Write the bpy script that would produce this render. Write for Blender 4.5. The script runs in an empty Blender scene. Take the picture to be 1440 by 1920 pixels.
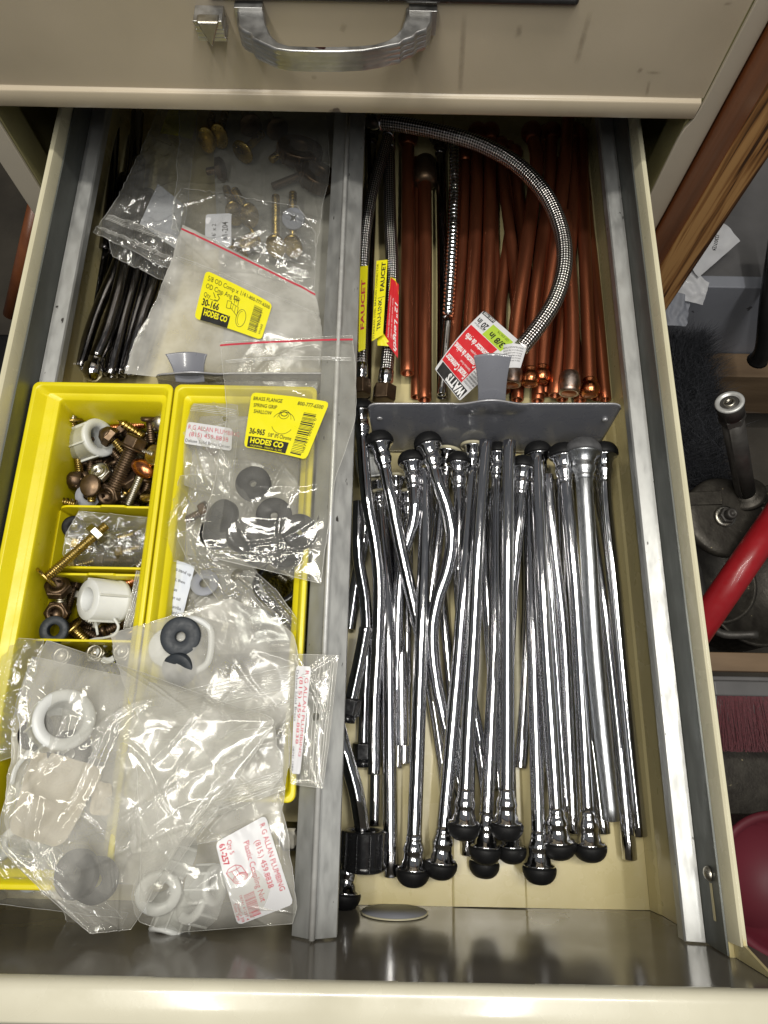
import bpy, math, random
from mathutils import Vector, Matrix, noise
from mathutils.bvhtree import BVHTree
R_ = random.Random(7)
S = 0.001                                    # all sizes below are millimetres
scene = bpy.context.scene
COL = scene.collection

# ---------------------------------------------------------------- camera
F, CX, CY = 1287.2, 720.0, 960.0
CAM = Vector((0, 0, 560))
RM = (Matrix.Rotation(-0.0011, 3, 'Z') @ Matrix.Rotation(0.319251, 3, 'X') @ Matrix.Rotation(0.01984, 3, 'Z'))
cd = bpy.data.cameras.new('camera'); cam = bpy.data.objects.new('camera', cd); COL.objects.link(cam)
cd.sensor_fit = 'VERTICAL'; cd.sensor_height = 24; cd.sensor_width = 18; cd.lens = 24 * F / 1920
cd.clip_start = 0.01; cd.clip_end = 50
cam.matrix_world = Matrix.Translation(CAM * S) @ RM.to_4x4()
scene.camera = cam

# ---------------------------------------------------------------- light
w = bpy.data.worlds.new('World'); scene.world = w; w.use_nodes = True
w.node_tree.nodes['Background'].inputs[0].default_value = (0.95, 0.97, 1.0, 1)
w.node_tree.nodes['Background'].inputs[1].default_value = 0.12
def area(name, loc, sx, sy, power, col, rot=(0, 0, 0)):
    l = bpy.data.lights.new(name, 'AREA'); l.shape = 'RECTANGLE'; l.size = sx * S; l.size_y = sy * S
    l.energy = power; l.color = col
    o = bpy.data.objects.new(name, l); COL.objects.link(o); o.location = Vector(loc) * S; o.rotation_euler = rot
    return o
area('shop_light', (60, 262, 1750), 1200, 95, 16.0, (1.0, 0.955, 0.86))
area('tube_light', (-420, -350, 1700), 60, 1200, 11.5, (1.0, 0.965, 0.88), (0, -0.2, 0))
area('tube_light', (330, -420, 1750), 60, 1300, 12.5, (1.0, 0.985, 0.95), (0, 0.15, 0))
scene.view_settings.view_transform = 'Standard'; scene.view_settings.look = 'None'
scene.view_settings.exposure = 0.0; scene.view_settings.gamma = 1
scene.cycles.transparent_max_bounces = 40; scene.cycles.max_bounces = 10
scene.cycles.glossy_bounces = 5; scene.cycles.transmission_bounces = 4; scene.cycles.diffuse_bounces = 3
scene.cycles.caustics_reflective = False; scene.cycles.caustics_refractive = False
scene.cycles.sample_clamp_indirect = 4

# ---------------------------------------------------------------- helpers
def V(*a): return Vector(a)
def ray(x, y): return (RM @ Vector((x - CX, -(y - CY), -F))).normalized()
def P(x, y, z=0.0):                          # photo point -> the place on the level plane z
    d = ray(x, y); return CAM + d * ((z - CAM.z) / d.z)
def PY(x, y, Y):                             # photo point -> the place on the upright plane Y
    d = ray(x, y); return CAM + d * ((Y - CAM.y) / d.y)

class MB:
    def __init__(s): s.v = []; s.f = []; s.uv = {}; s.sm = []
    def add(s, vs, fs, smooth=False, uvs=None):
        n = len(s.v); s.v += [Vector(p) for p in vs]
        for f in fs: s.f.append([i + n for i in f]); s.sm.append(smooth)
        if uvs:
            for i, u in enumerate(uvs): s.uv[n + i] = u
        return s
    def box(s, x0, x1, y0, y1, z0, z1, M=None):
        vs = [V(x, y, z) for z in (z0, z1) for y in (y0, y1) for x in (x0, x1)]
        if M: vs = [M @ p for p in vs]
        return s.add(vs, [(0, 2, 3, 1), (4, 5, 7, 6), (0, 1, 5, 4), (2, 6, 7, 3), (0, 4, 6, 2), (1, 3, 7, 5)])
    def prism(s, poly, a, b):                # poly: 3-D points; a, b: offsets of the two ends
        n = len(poly); a = Vector(a); b = Vector(b)
        vs = [Vector(p) + a for p in poly] + [Vector(p) + b for p in poly]
        fs = [list(range(n))[::-1], [n + i for i in range(n)]] + [(i, (i + 1) % n, n + (i + 1) % n, n + i) for i in range(n)]
        return s.add(vs, fs)
    def rings(s, rs, seg=16, smooth=True, cap=(True, True), uvscale=1.0):   # rs: (centre, radius, X axis, Y axis)
        vs = []; fs = []; uvs = []; L = 0; prev = None
        for c, r, ax, ay in rs:
            if prev is not None: L += (c - prev).length
            prev = c
            for k in range(seg + 1):
                t = 2 * math.pi * k / seg
                vs.append(c + ax * (r * math.cos(t)) + ay * (r * math.sin(t))); uvs.append((k / seg, L * uvscale))
        m = seg + 1
        for i in range(len(rs) - 1):
            for k in range(seg): fs.append((i * m + k, i * m + k + 1, (i + 1) * m + k + 1, (i + 1) * m + k))
        if cap[0]: fs.append(tuple(range(seg))[::-1])
        if cap[1]: fs.append(tuple((len(rs) - 1) * m + k for k in range(seg)))
        return s.add(vs, fs, smooth, uvs)
    def lathe(s, prof, o, ax, seg=20, smooth=True, cap=(True, True), sx=1.0, roll=0.0):
        ax = Vector(ax).normalized(); a, b = frame(ax)
        a, b = a * math.cos(roll) + b * math.sin(roll), b * math.cos(roll) - a * math.sin(roll)
        return s.rings([(Vector(o) + ax * h, r, a * sx, b) for h, r in prof], seg, smooth, cap)
    def tube(s, pts, r, seg=14, smooth=True, cap=(True, True), hollow=(False, False), wob=None):
        pts = [Vector(p) for p in pts]; fr = frames(pts); rs = []
        for i, p in enumerate(pts):
            rr = r[i] if isinstance(r, (list, tuple)) else r
            rs.append((p, rr, fr[i][0], fr[i][1]))
        if hollow[0]:
            t = (pts[1] - pts[0]).normalized(); p, rr, a, b = rs[0]
            rs = [(p + t * 12, rr * .74, a, b), (p + t * .4, rr * .74, a, b), (p, rr * .8, a, b), (p, rr * .95, a, b)] + [(p + t * .5, rr, a, b)] + rs[1:]
        if hollow[1]:
            t = (pts[-2] - pts[-1]).normalized(); p, rr, a, b = rs[-1]
            rs = rs[:-1] + [(p + t * .5, rr, a, b), (p, rr * .95, a, b), (p, rr * .8, a, b), (p + t * .4, rr * .74, a, b), (p + t * 12, rr * .74, a, b)]
        return s.rings(rs, seg, smooth, cap)
    def grid(s, fn, nu, nv, smooth=True, keep=None, uv=True):
        vs = []; uvs = []
        for j in range(nv + 1):
            for i in range(nu + 1):
                u, v = i / nu, j / nv; vs.append(fn(u, v)); uvs.append((u, v))
        fs = [(j * (nu + 1) + i, j * (nu + 1) + i + 1, (j + 1) * (nu + 1) + i + 1, (j + 1) * (nu + 1) + i)
              for j in range(nv) for i in range(nu) if keep is None or keep((i + .5) / nu, (j + .5) / nv)]
        return s.add(vs, fs, smooth, uvs)
    def build(s, name, mat, parent=None, bevel=0, segs=2):
        me = bpy.data.meshes.new(name)
        off = Vector((0, 0, 0)); p = parent
        while p is not None: off += Vector(p['_o']) if '_o' in p else Vector((0, 0, 0)); p = p.parent
        me.from_pydata([((q - off) * S) for q in s.v], [], s.f); me.update()
        for p_, sm in zip(me.polygons, s.sm): p_.use_smooth = sm
        if s.uv:
            l = me.uv_layers.new(name='UVMap')
            vi = [0] * len(me.loops); me.loops.foreach_get('vertex_index', vi)
            flat = []
            for i in vi:
                u = s.uv.get(i, (0, 0)); flat += [u[0], u[1]]
            l.data.foreach_set('uv', flat)
        o = bpy.data.objects.new(name, me); COL.objects.link(o); me.materials.append(mat)
        if parent: o.parent = parent
        if bevel:
            m = o.modifiers.new('bevel', 'BEVEL'); m.width = bevel * S; m.segments = segs; m.limit_method = 'ANGLE'; m.angle_limit = 0.6
            for p_ in me.polygons: p_.use_smooth = True
            m.harden_normals = True
        return o

def frame(ax):
    ax = Vector(ax).normalized()
    ref = V(0, 0, 1) if abs(ax.z) < 0.9 else V(0, 1, 0)
    a = ref.cross(ax).normalized(); return a, ax.cross(a).normalized()
def frames(pts):
    out = []; a = None
    for i in range(len(pts)):
        t = (pts[min(i + 1, len(pts) - 1)] - pts[max(i - 1, 0)]).normalized()
        if a is None: a, b = frame(t)
        else:
            a = (a - t * a.dot(t)).normalized(); b = t.cross(a).normalized()
        out.append((a, b))
    return out
def spline(pts, n=10):                       # smooth curve through the points
    pts = [Vector(p) for p in pts]
    if len(pts) < 3: return [pts[0].lerp(pts[-1], i / n) for i in range(n + 1)]
    q = [pts[0] * 2 - pts[1]] + pts + [pts[-1] * 2 - pts[-2]]; out = []
    for i in range(1, len(q) - 2):
        for k in range(n):
            t = k / n; a, b, c, d = q[i - 1:i + 3]
            out.append(((b * 2) + (c - a) * t + (a * 2 - b * 5 + c * 4 - d) * t * t + (b * 3 - a - c * 3 + d) * t ** 3) * .5)
    out.append(pts[-1]); return out
def thing(name, label, cat, loc=(0, 0, 0), group=None):
    o = bpy.data.objects.new(name, None); COL.objects.link(o); o.empty_display_size = .01
    o.location = Vector(loc) * S; o['_o'] = [float(c) for c in loc]; o['label'] = label; o['category'] = cat
    if group: o['group'] = group
    return o
def tag(o, label=None, cat=None, group=None, kind=None):
    if label: o['label'] = label
    if cat: o['category'] = cat
    if group: o['group'] = group
    if kind: o['kind'] = kind
    return o

# ---------------------------------------------------------------- materials
def mat(name, col, rough=.5, metal=0., col2=None, nscale=30., namt=.5, bump=0., bscale=200., coat=0., stretch=None,
        speck=None, speck_scale=120., speck_th=.72, spec=.5, trans=0., coat_rough=.05, rvar=.1, detail=6, uvmap=False, coordmul=(1, 1, 1)):
    m = bpy.data.materials.new(name); m.use_nodes = True; nt = m.node_tree; N = nt.nodes; L = nt.links
    b = N['Principled BSDF']; b.inputs['Metallic'].default_value = metal; b.inputs['Roughness'].default_value = rough
    b.inputs['Coat Weight'].default_value = coat; b.inputs['Coat Roughness'].default_value = coat_rough
    b.inputs['Specular IOR Level'].default_value = spec
    b.inputs['Transmission Weight'].default_value = trans
    tc = N.new('ShaderNodeTexCoord'); mp = N.new('ShaderNodeMapping'); L.new(tc.outputs['UV' if uvmap else 'Object'], mp.inputs[0])
    k = 1 if uvmap else 1
    mp.inputs['Scale'].default_value = coordmul
    n1 = N.new('ShaderNodeTexNoise'); L.new(mp.outputs[0], n1.inputs[0]); n1.inputs['Scale'].default_value = nscale; n1.inputs['Detail'].default_value = detail
    c2 = col2 if col2 else tuple(c * .8 for c in col)
    r = N.new('ShaderNodeValToRGB'); L.new(n1.outputs[0], r.inputs[0])
    r.color_ramp.elements[0].position = .5 - namt * .5; r.color_ramp.elements[1].position = .5 + namt * .5
    r.color_ramp.elements[0].color = (*c2, 1); r.color_ramp.elements[1].color = (*col, 1)
    out = r.outputs[0]
    if speck:
        n2 = N.new('ShaderNodeTexNoise'); L.new(mp.outputs[0], n2.inputs[0]); n2.inputs['Scale'].default_value = speck_scale; n2.inputs['Detail'].default_value = 3
        r2 = N.new('ShaderNodeValToRGB'); L.new(n2.outputs[0], r2.inputs[0]); r2.color_ramp.elements[0].position = speck_th; r2.color_ramp.elements[1].position = speck_th + .03
        mx = N.new('ShaderNodeMix'); mx.data_type = 'RGBA'; L.new(r2.outputs[0], mx.inputs[0]); L.new(out, mx.inputs[6]); mx.inputs[7].default_value = (*speck, 1)
        out = mx.outputs[2]
    L.new(out, b.inputs['Base Color'])
    if rvar:
        n3 = N.new('ShaderNodeTexNoise'); L.new(mp.outputs[0], n3.inputs[0]); n3.inputs['Scale'].default_value = nscale * 2.3; n3.inputs['Detail'].default_value = 8
        mr = N.new('ShaderNodeMapRange'); L.new(n3.outputs[0], mr.inputs[0]); mr.inputs[1].default_value = .3; mr.inputs[2].default_value = .7
        mr.inputs[3].default_value = max(.02, rough - rvar); mr.inputs[4].default_value = min(1, rough + rvar); L.new(mr.outputs[0], b.inputs['Roughness'])
    if bump:
        n4 = N.new('ShaderNodeTexNoise'); L.new(mp.outputs[0], n4.inputs[0]); n4.inputs['Scale'].default_value = bscale; n4.inputs['Detail'].default_value = 4
        bp = N.new('ShaderNodeBump'); bp.inputs['Strength'].default_value = 1; bp.inputs['Distance'].default_value = bump * S
        L.new(n4.outputs[0], bp.inputs['Height']); L.new(bp.outputs[0], b.inputs['Normal'])
    return m
M = {}
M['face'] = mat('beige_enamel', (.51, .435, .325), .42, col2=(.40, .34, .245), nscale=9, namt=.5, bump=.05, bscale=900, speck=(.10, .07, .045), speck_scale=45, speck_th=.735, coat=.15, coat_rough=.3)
M['stile'] = mat('beige_enamel_edge', (.50, .45, .36), .45, col2=(.42, .375, .30), nscale=14, bump=.05, bscale=700, speck=(.10, .07, .05), speck_scale=60, speck_th=.75)
M['cream'] = mat('cream_enamel', (.63, .545, .29), .3, col2=(.55, .475, .245), nscale=14, namt=.5, bump=.04, bscale=600, speck=(.16, .11, .05), speck_scale=110, speck_th=.75, coat=.3, coat_rough=.15)
M['creamlite'] = mat('pale_cream_enamel', (.66, .62, .45), .28, col2=(.58, .54, .38), nscale=20, bump=.03, bscale=500, coat=.4, coat_rough=.12)
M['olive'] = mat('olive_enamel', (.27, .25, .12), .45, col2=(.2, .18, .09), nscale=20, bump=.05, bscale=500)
M['frontin'] = mat('taupe_gloss_enamel', (.19, .172, .145), .15, col2=(.165, .15, .125), nscale=25, rvar=.03, spec=.45, bump=.01, bscale=90)
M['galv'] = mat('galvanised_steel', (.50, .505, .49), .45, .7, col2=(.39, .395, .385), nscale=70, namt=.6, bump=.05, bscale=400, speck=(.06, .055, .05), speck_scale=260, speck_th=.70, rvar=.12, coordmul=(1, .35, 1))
M['galvshade'] = mat('shaded_galvanised_steel', (.165, .175, .165), .45, .6, col2=(.12, .128, .12), nscale=50, bump=.04, bscale=400, rvar=.1, coordmul=(1, .3, 1))  # same steel as galv; the shade on upright webs is put into the colour
M['lip'] = mat('front_lip_enamel', (.60, .57, .45), .25, col2=(.52, .49, .38), nscale=20, bump=.03, bscale=500, coat=.5, coat_rough=.1, speck=(.2, .15, .08), speck_scale=100, speck_th=.76)
M['rod'] = mat('bright_steel', (.72, .72, .70), .42, .45, col2=(.58, .58, .56), nscale=120, rvar=.1)
M['plate'] = mat('grey_enamel', (.20, .205, .235), .30, col2=(.175, .18, .205), nscale=30, bump=.035, bscale=150, coat=.8, coat_rough=.12, rvar=.08)
M['plateedge'] = mat('worn_edge_steel', (.55, .55, .58), .3, .4)
M['chrome'] = mat('chrome', (.66, .66, .68), .07, 1., col2=(.58, .58, .60), nscale=1.0, namt=.35, bump=.03, bscale=1.0, uvmap=True, coordmul=(14, .05, 1), rvar=.04, speck=(.22, .22, .23), speck_scale=6., speck_th=.70)
M['chrome2'] = mat('chrome_fitting', (.80, .80, .82), .10, 1., col2=(.62, .62, .64), nscale=300, bump=.04, bscale=500, rvar=.07)
M['darkchrome'] = mat('dark_shaded_chrome', (.24, .235, .235), .15, 1., col2=(.13, .12, .12), nscale=1., bump=.04, bscale=1., uvmap=True, coordmul=(14, .05, 1), rvar=.08)  # on the rear left chrome tubes, the dark they mirror is painted in
M['alu'] = mat('grey_aluminium', (.66, .68, .70), .33, 1., col2=(.48, .50, .52), nscale=1., bump=.05, bscale=1., uvmap=True, coordmul=(30, .06, 1), rvar=.1)
M['copper'] = mat('tarnished_copper', (.48, .155, .068), .36, .88, col2=(.19, .058, .032), nscale=.9, namt=.8, bump=.004, bscale=2., uvmap=True, coordmul=(4, .012, 1), rvar=.06, detail=5, speck=(.12, .06, .04), speck_scale=9, speck_th=.70)
M['copperbright'] = mat('bright_copper', (.72, .27, .12), .25, 1., col2=(.45, .16, .07), nscale=90, rvar=.1)
M['solder'] = mat('tinned_copper', (.42, .36, .33), .4, 1., col2=(.30, .17, .11), nscale=130, namt=.3, rvar=.1)
M['brass'] = mat('yellow_brass', (.52, .38, .12), .30, 1., col2=(.33, .23, .07), nscale=140, bump=.05, bscale=700, rvar=.1)
M['bronze'] = mat('brown_bronze', (.17, .115, .07), .42, .9, col2=(.09, .06, .04), nscale=120, bump=.05, bscale=600, rvar=.1)
M['zinc'] = mat('zinc_plate', (.46, .445, .40), .36, 1., col2=(.38, .35, .28), nscale=150, rvar=.1)
M['rubber'] = mat('black_rubber', (.009, .009, .0095), .55, col2=(.006, .006, .0065), nscale=200, bump=.03, bscale=900, rvar=.1, spec=.22)
M['greyrubber'] = mat('dusty_grey_rubber', (.10, .10, .105), .7, col2=(.04, .04, .042), nscale=180, bump=.1, bscale=500)
M['bluerubber'] = mat('blue_grey_rubber', (.022, .028, .036), .55, col2=(.014, .018, .024), nscale=160, bump=.05, bscale=600)
M['creamrubber'] = mat('cream_rubber', (.52, .48, .33), .5, nscale=200)
M['blackplastic'] = mat('black_plastic', (.012, .012, .013), .22, nscale=100, coat=.3)
M['nylon'] = mat('white_nylon', (.72, .73, .72), .38, col2=(.62, .63, .61), nscale=60, bump=.05, bscale=300, speck=(.35, .22, .10), speck_scale=120, speck_th=.79)
M['yellow'] = mat('yellow_plastic', (.76, .66, .012), .36, col2=(.68, .57, .008), nscale=25, bump=.04, bscale=500, speck=(.36, .30, .02), speck_scale=150, speck_th=.76)
M['ylabel'] = mat('yellow_paper', (.82, .76, .015), .35, nscale=60, namt=.9, col2=(.76, .69, .01), coat=.1)
M['wlabel'] = mat('white_paper', (.64, .64, .65), .5, col2=(.58, .58, .60), nscale=60, coat=.08)
M['paper'] = mat('printed_paper', (.66, .70, .78), .55, col2=(.58, .62, .70), nscale=40)
M['ink'] = mat('black_ink', (.012, .012, .012), .45, nscale=100)
M['redink'] = mat('red_ink', (.55, .03, .06), .45, nscale=100)
M['redcard'] = mat('red_card', (.62, .02, .03), .35, col2=(.52, .015, .02), nscale=50, coat=.3)
M['greencard'] = mat('green_card', (.42, .60, .05), .35, nscale=50, coat=.3)
M['greycard'] = mat('grey_card', (.42, .41, .36), .45, nscale=50)
M['whiteink'] = mat('white_ink', (.8, .8, .8), .45, nscale=100)
M['wood'] = None
M['concrete'] = mat('dusty_concrete', (.085, .072, .055), .8, col2=(.04, .035, .028), nscale=9, bump=.6, bscale=90)
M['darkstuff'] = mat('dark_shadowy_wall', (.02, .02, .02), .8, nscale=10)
M['redpaint'] = mat('red_paint', (.36, .012, .018), .38, col2=(.28, .01, .014), nscale=40, coat=.2, coat_rough=.1, speck=(.55, .5, .48), speck_scale=70, speck_th=.74)
M['maroon'] = mat('maroon_plastic', (.13, .01, .022), .6, col2=(.08, .008, .014), nscale=8, bump=.1, bscale=60)
M['greymetal'] = mat('oily_cast_steel', (.075, .068, .055), .48, .6, col2=(.035, .03, .025), nscale=60, bump=.3, bscale=300, speck=(.30, .25, .15), speck_scale=130, speck_th=.7)
M['oldpipe'] = mat('black_steel_pipe', (.085, .08, .072), .5, .4, col2=(.045, .04, .036), nscale=50, bump=.2, bscale=250)
M['bristle'] = mat('black_bristle', (.13, .135, .15), .5, col2=(.045, .047, .055), nscale=400)
M['redbristle'] = mat('red_bristle', (.13, .018, .028), .6, col2=(.05, .008, .012), nscale=400)
M['bluegrey'] = mat('grey_board', (.30, .31, .35), .6, col2=(.24, .25, .28), nscale=12, bump=.1, bscale=100, speck=(.08, .08, .09), speck_scale=70, speck_th=.72)
M['greyplastic'] = mat('grey_sheet', (.15, .145, .145), .5, col2=(.09, .088, .088), nscale=12, bump=.5, bscale=30)
M['timber'] = mat('pale_timber', (.24, .16, .09), .6, col2=(.12, .075, .04), nscale=30, bump=.2, bscale=200, coordmul=(.2, 1, 1))
M['traydark'] = mat('satin_black_plastic', (.012, .012, .012), .35, nscale=40)
M['dirty'] = mat('worn_chrome', (.62, .62, .62), .42, 1., col2=(.30, .29, .27), nscale=45, namt=.5, bump=.05, bscale=300, rvar=.12, speck=(.08, .03, .03), speck_scale=75, speck_th=.72)

def wood_mat():
    m = bpy.data.materials.new('pine_wood'); m.use_nodes = True; nt = m.node_tree; N = nt.nodes; L = nt.links; b = N['Principled BSDF']
    tc = N.new('ShaderNodeTexCoord'); mp = N.new('ShaderNodeMapping'); L.new(tc.outputs['Object'], mp.inputs[0]); mp.inputs['Scale'].default_value = (1, 1, .045)
    wv = N.new('ShaderNodeTexNoise'); L.new(mp.outputs[0], wv.inputs[0]); wv.inputs['Scale'].default_value = 190; wv.inputs['Detail'].default_value = 6; wv.inputs['Distortion'].default_value = .6
    r = N.new('ShaderNodeValToRGB'); L.new(wv.outputs[0], r.inputs[0]); e = r.color_ramp.elements
    e[0].position = .42; e[0].color = (.045, .02, .008, 1); e[1].position = .62; e[1].color = (.42, .23, .085, 1)
    x = e.new(.5); x.color = (.24, .11, .035, 1)
    L.new(r.outputs[0], b.inputs['Base Color']); b.inputs['Roughness'].default_value = .5
    bp = N.new('ShaderNodeBump'); bp.inputs['Distance'].default_value = .0006; L.new(wv.outputs[0], bp.inputs['Height']); L.new(bp.outputs[0], b.inputs['Normal'])
    return m
M['wood'] = wood_mat()
M['woodside'] = mat('stained_wood', (.24, .075, .022), .38, col2=(.12, .035, .012), nscale=60, bump=.1, bscale=200, coordmul=(1, 1, .08), coat=.3, coat_rough=.25)

def braid_mat():
    m = bpy.data.materials.new('stainless_braid'); m.use_nodes = True; nt = m.node_tree; N = nt.nodes; L = nt.links; b = N['Principled BSDF']
    b.inputs['Metallic'].default_value = 1; b.inputs['Roughness'].default_value = .28
    uv = N.new('ShaderNodeTexCoord'); sp = N.new('ShaderNodeSeparateXYZ'); L.new(uv.outputs['UV'], sp.inputs[0])
    def mth(op, a, c=None):
        n = N.new('ShaderNodeMath'); n.operation = op
        for i, q in enumerate((a, c)):
            if q is None: continue
            if isinstance(q, (int, float)): n.inputs[i].default_value = q
            else: L.new(q, n.inputs[i])
        return n.outputs[0]
    a = mth('MULTIPLY', sp.outputs[0], 2 * math.pi * 8); l = mth('MULTIPLY', sp.outputs[1], 2 * math.pi * .20)
    s1 = mth('SINE', mth('ADD', a, l)); s2 = mth('SINE', mth('SUBTRACT', a, l))
    h = mth('ADD', mth('MULTIPLY', mth('MULTIPLY', s1, s2), .5), .5)
    r = N.new('ShaderNodeValToRGB'); L.new(h, r.inputs[0]); e = r.color_ramp.elements
    e[0].position = .2; e[0].color = (.04, .036, .034, 1); e[1].position = .75; e[1].color = (.74, .70, .68, 1)
    L.new(r.outputs[0], b.inputs['Base Color'])
    bp = N.new('ShaderNodeBump'); bp.inputs['Distance'].default_value = .0007; L.new(h, bp.inputs['Height']); L.new(bp.outputs[0], b.inputs['Normal'])
    return m
M['braid'] = braid_mat()

def film_mat(name, milky, tint, rough, bump=.5, bscale=70, hazecol=(.80, .785, .73), f0=.045):
    m = bpy.data.materials.new(name); m.use_nodes = True; nt = m.node_tree; N = nt.nodes; L = nt.links
    N.remove(N['Principled BSDF']); out = N['Material Output']
    tc = N.new('ShaderNodeTexCoord')
    n = N.new('ShaderNodeTexNoise'); L.new(tc.outputs['Object'], n.inputs[0]); n.inputs['Scale'].default_value = bscale; n.inputs['Detail'].default_value = 5; n.inputs['Distortion'].default_value = 1.2
    n2 = N.new('ShaderNodeTexNoise'); L.new(tc.outputs['Object'], n2.inputs[0]); n2.inputs['Scale'].default_value = 38; n2.inputs['Detail'].default_value = 3
    bp = N.new('ShaderNodeBump'); bp.inputs['Distance'].default_value = bump * S; L.new(n.outputs[0], bp.inputs['Height'])
    t = N.new('ShaderNodeBsdfTransparent'); t.inputs[0].default_value = (*tint, 1)
    d = N.new('ShaderNodeBsdfDiffuse'); d.inputs[0].default_value = (*hazecol, 1)
    g = N.new('ShaderNodeBsdfGlossy'); g.inputs['Roughness'].default_value = rough; L.new(bp.outputs[0], g.inputs['Normal'])
    lf = N.new('ShaderNodeLayerWeight'); L.new(bp.outputs[0], lf.inputs['Normal'])
    pw_ = N.new('ShaderNodeMath'); pw_.operation = 'POWER'; L.new(lf.outputs['Facing'], pw_.inputs[0]); pw_.inputs[1].default_value = 4
    lw = N.new('ShaderNodeMath'); lw.operation = 'MULTIPLY_ADD'; L.new(pw_.outputs[0], lw.inputs[0]); lw.inputs[1].default_value = .7; lw.inputs[2].default_value = f0
    mr = N.new('ShaderNodeMapRange'); L.new(n2.outputs[0], mr.inputs[0]); mr.inputs[1].default_value = .3; mr.inputs[2].default_value = .7
    mr.inputs[3].default_value = milky * .55; mr.inputs[4].default_value = milky * 1.35
    m1 = N.new('ShaderNodeMixShader'); L.new(mr.outputs[0], m1.inputs[0]); L.new(t.outputs[0], m1.inputs[1]); L.new(d.outputs[0], m1.inputs[2])
    mul = N.new('ShaderNodeMath'); mul.operation = 'MULTIPLY'; mul.inputs[1].default_value = 1.3; mul.use_clamp = True; L.new(lw.outputs[0], mul.inputs[0])
    m2 = N.new('ShaderNodeMixShader'); L.new(mul.outputs[0], m2.inputs[0]); L.new(m1.outputs[0], m2.inputs[1]); L.new(g.outputs[0], m2.inputs[2])
    L.new(m2.outputs[0], out.inputs[0]); return m
M['film'] = film_mat('clear_film', .075, (.97, .97, .96), .06, .25, 45)
M['milky'] = film_mat('milky_film', .20, (.97, .97, .95), .10, .12, 24)
M['hazy'] = film_mat('hazy_film', .38, (.96, .96, .94), .12, .08, 20, f0=.028)
M['crisp'] = film_mat('crinkled_film', .08, (.96, .97, .98), .07, 1.3, 110, f0=.11)
M['seam'] = film_mat('film_edge', .38, (.95, .95, .93), .08, .1, 60, (.85, .84, .8))

def stain_mat():
    m = bpy.data.materials.new('brown_stain'); m.use_nodes = True; nt = m.node_tree; N = nt.nodes; L = nt.links; b = N['Principled BSDF']
    b.inputs['Base Color'].default_value = (.09, .055, .025, 1); b.inputs['Roughness'].default_value = .6
    tc = N.new('ShaderNodeTexCoord'); n = N.new('ShaderNodeTexNoise'); n.inputs['Scale'].default_value = 160; n.inputs['Detail'].default_value = 5; L.new(tc.outputs['Object'], n.inputs[0])
    sp = N.new('ShaderNodeSeparateXYZ'); L.new(tc.outputs['UV'], sp.inputs[0])
    def mth(op, a, c=0.):
        q = N.new('ShaderNodeMath'); q.operation = op
        for i, x in enumerate((a, c)):
            if isinstance(x, (int, float)): q.inputs[i].default_value = x
            else: L.new(x, q.inputs[i])
        return q.outputs[0]
    e = mth('MULTIPLY', mth('MULTIPLY', sp.outputs[0], mth('SUBTRACT', 1., sp.outputs[0])), 4.)
    e2 = mth('MULTIPLY', mth('MULTIPLY', sp.outputs[1], mth('SUBTRACT', 1., sp.outputs[1])), 4.)
    al = mth('MULTIPLY', mth('MULTIPLY', e, e2), n.outputs[0]); al = mth('MULTIPLY', al, .42); L.new(al, b.inputs['Alpha'])
    return m
M['stain'] = stain_mat()
M['pouch'] = mat('cream_paper', (.60, .53, .40), .6, col2=(.42, .38, .30), nscale=25, namt=.6, bump=.2, bscale=90)
M['hazy2'] = film_mat('haze_film', .26, (.96, .96, .94), .10, .08, 20, f0=.032)
M['milky2'] = film_mat('light_haze_film', .11, (.97, .97, .95), .08, .12, 24, f0=.032)
# ================================================================ the setting
FZ = -640
fl = MB()
def floor_fn(u, v):
    x, y = -2500 + 5000 * u, -1500 + 4500 * v
    return V(x, y, FZ + noise.noise(V(x * .01, y * .01, 3)) * 1.5)
fl.grid(floor_fn, 60, 60); tag(fl.build('floor', M['concrete']), kind='structure')
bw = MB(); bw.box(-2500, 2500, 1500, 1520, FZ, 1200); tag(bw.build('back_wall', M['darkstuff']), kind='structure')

# ================================================================ cabinet
cab = thing('steel_cabinet', 'beige enamelled steel cabinet with a closed drawer above the open one', 'cabinet', (-30, 444, FZ))
fx0, fx1 = -284, 225.5
def face_fn(u, v):
    x = fx0 + (fx1 - fx0) * u; z = 184 + 156 * v
    return V(x, 444 + noise.noise(V(x * .012, z * .02, 1)) * .5, z)
b = MB(); b.grid(face_fn, 50, 20); b.box(fx0, fx1, 446, 462, 184, 340); b.build('drawer_front', M['face'], cab)
lip = MB()
prof = [(444.5, 184.4), (443.2, 183.2), (441.2, 182.6), (440.6, 181.6), (440.6, 170.2), (441.6, 168.3), (443, 168), (462, 168), (462, 184.4)]
lip.prism([V(fx0 - 12, y, z) for y, z in prof], (0, 0, 0), (fx1 - fx0 + 11, 0, 0)); lip.build('bottom_lip', M['face'], cab, bevel=.5)
b = MB()                                       # right stile, with the notch by the lip
b.prism([V(x, 441, z) for x, z in ((227, 340), (226, 184), (224.6, 168), (221.5, 160), (220.5, 150), (221, 60), (221, FZ + 2), (240.5, FZ + 2), (240.5, 340))], (0, 0, 0), (0, 3, 0))
b.build('stile', M['stile'], cab, bevel=.7)
b = MB(); b.box(-318.5, -299, 441, 444, FZ + 2, 340); b.build('stile', M['stile'], cab, bevel=.7)
b = MB(); b.box(-299, -285.5, 441.5, 444, 186, 340); b.build('stile_trim', M['stile'], cab)
for xa, xb in ((221, 240.4), (-318.4, -297.5)):
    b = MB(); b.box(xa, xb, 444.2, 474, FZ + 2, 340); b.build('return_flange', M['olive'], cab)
b = MB(); b.box(236, 240.2, 474, 1000, FZ + 2, 340); b.build('side_panel', M['olive'], cab)
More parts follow.
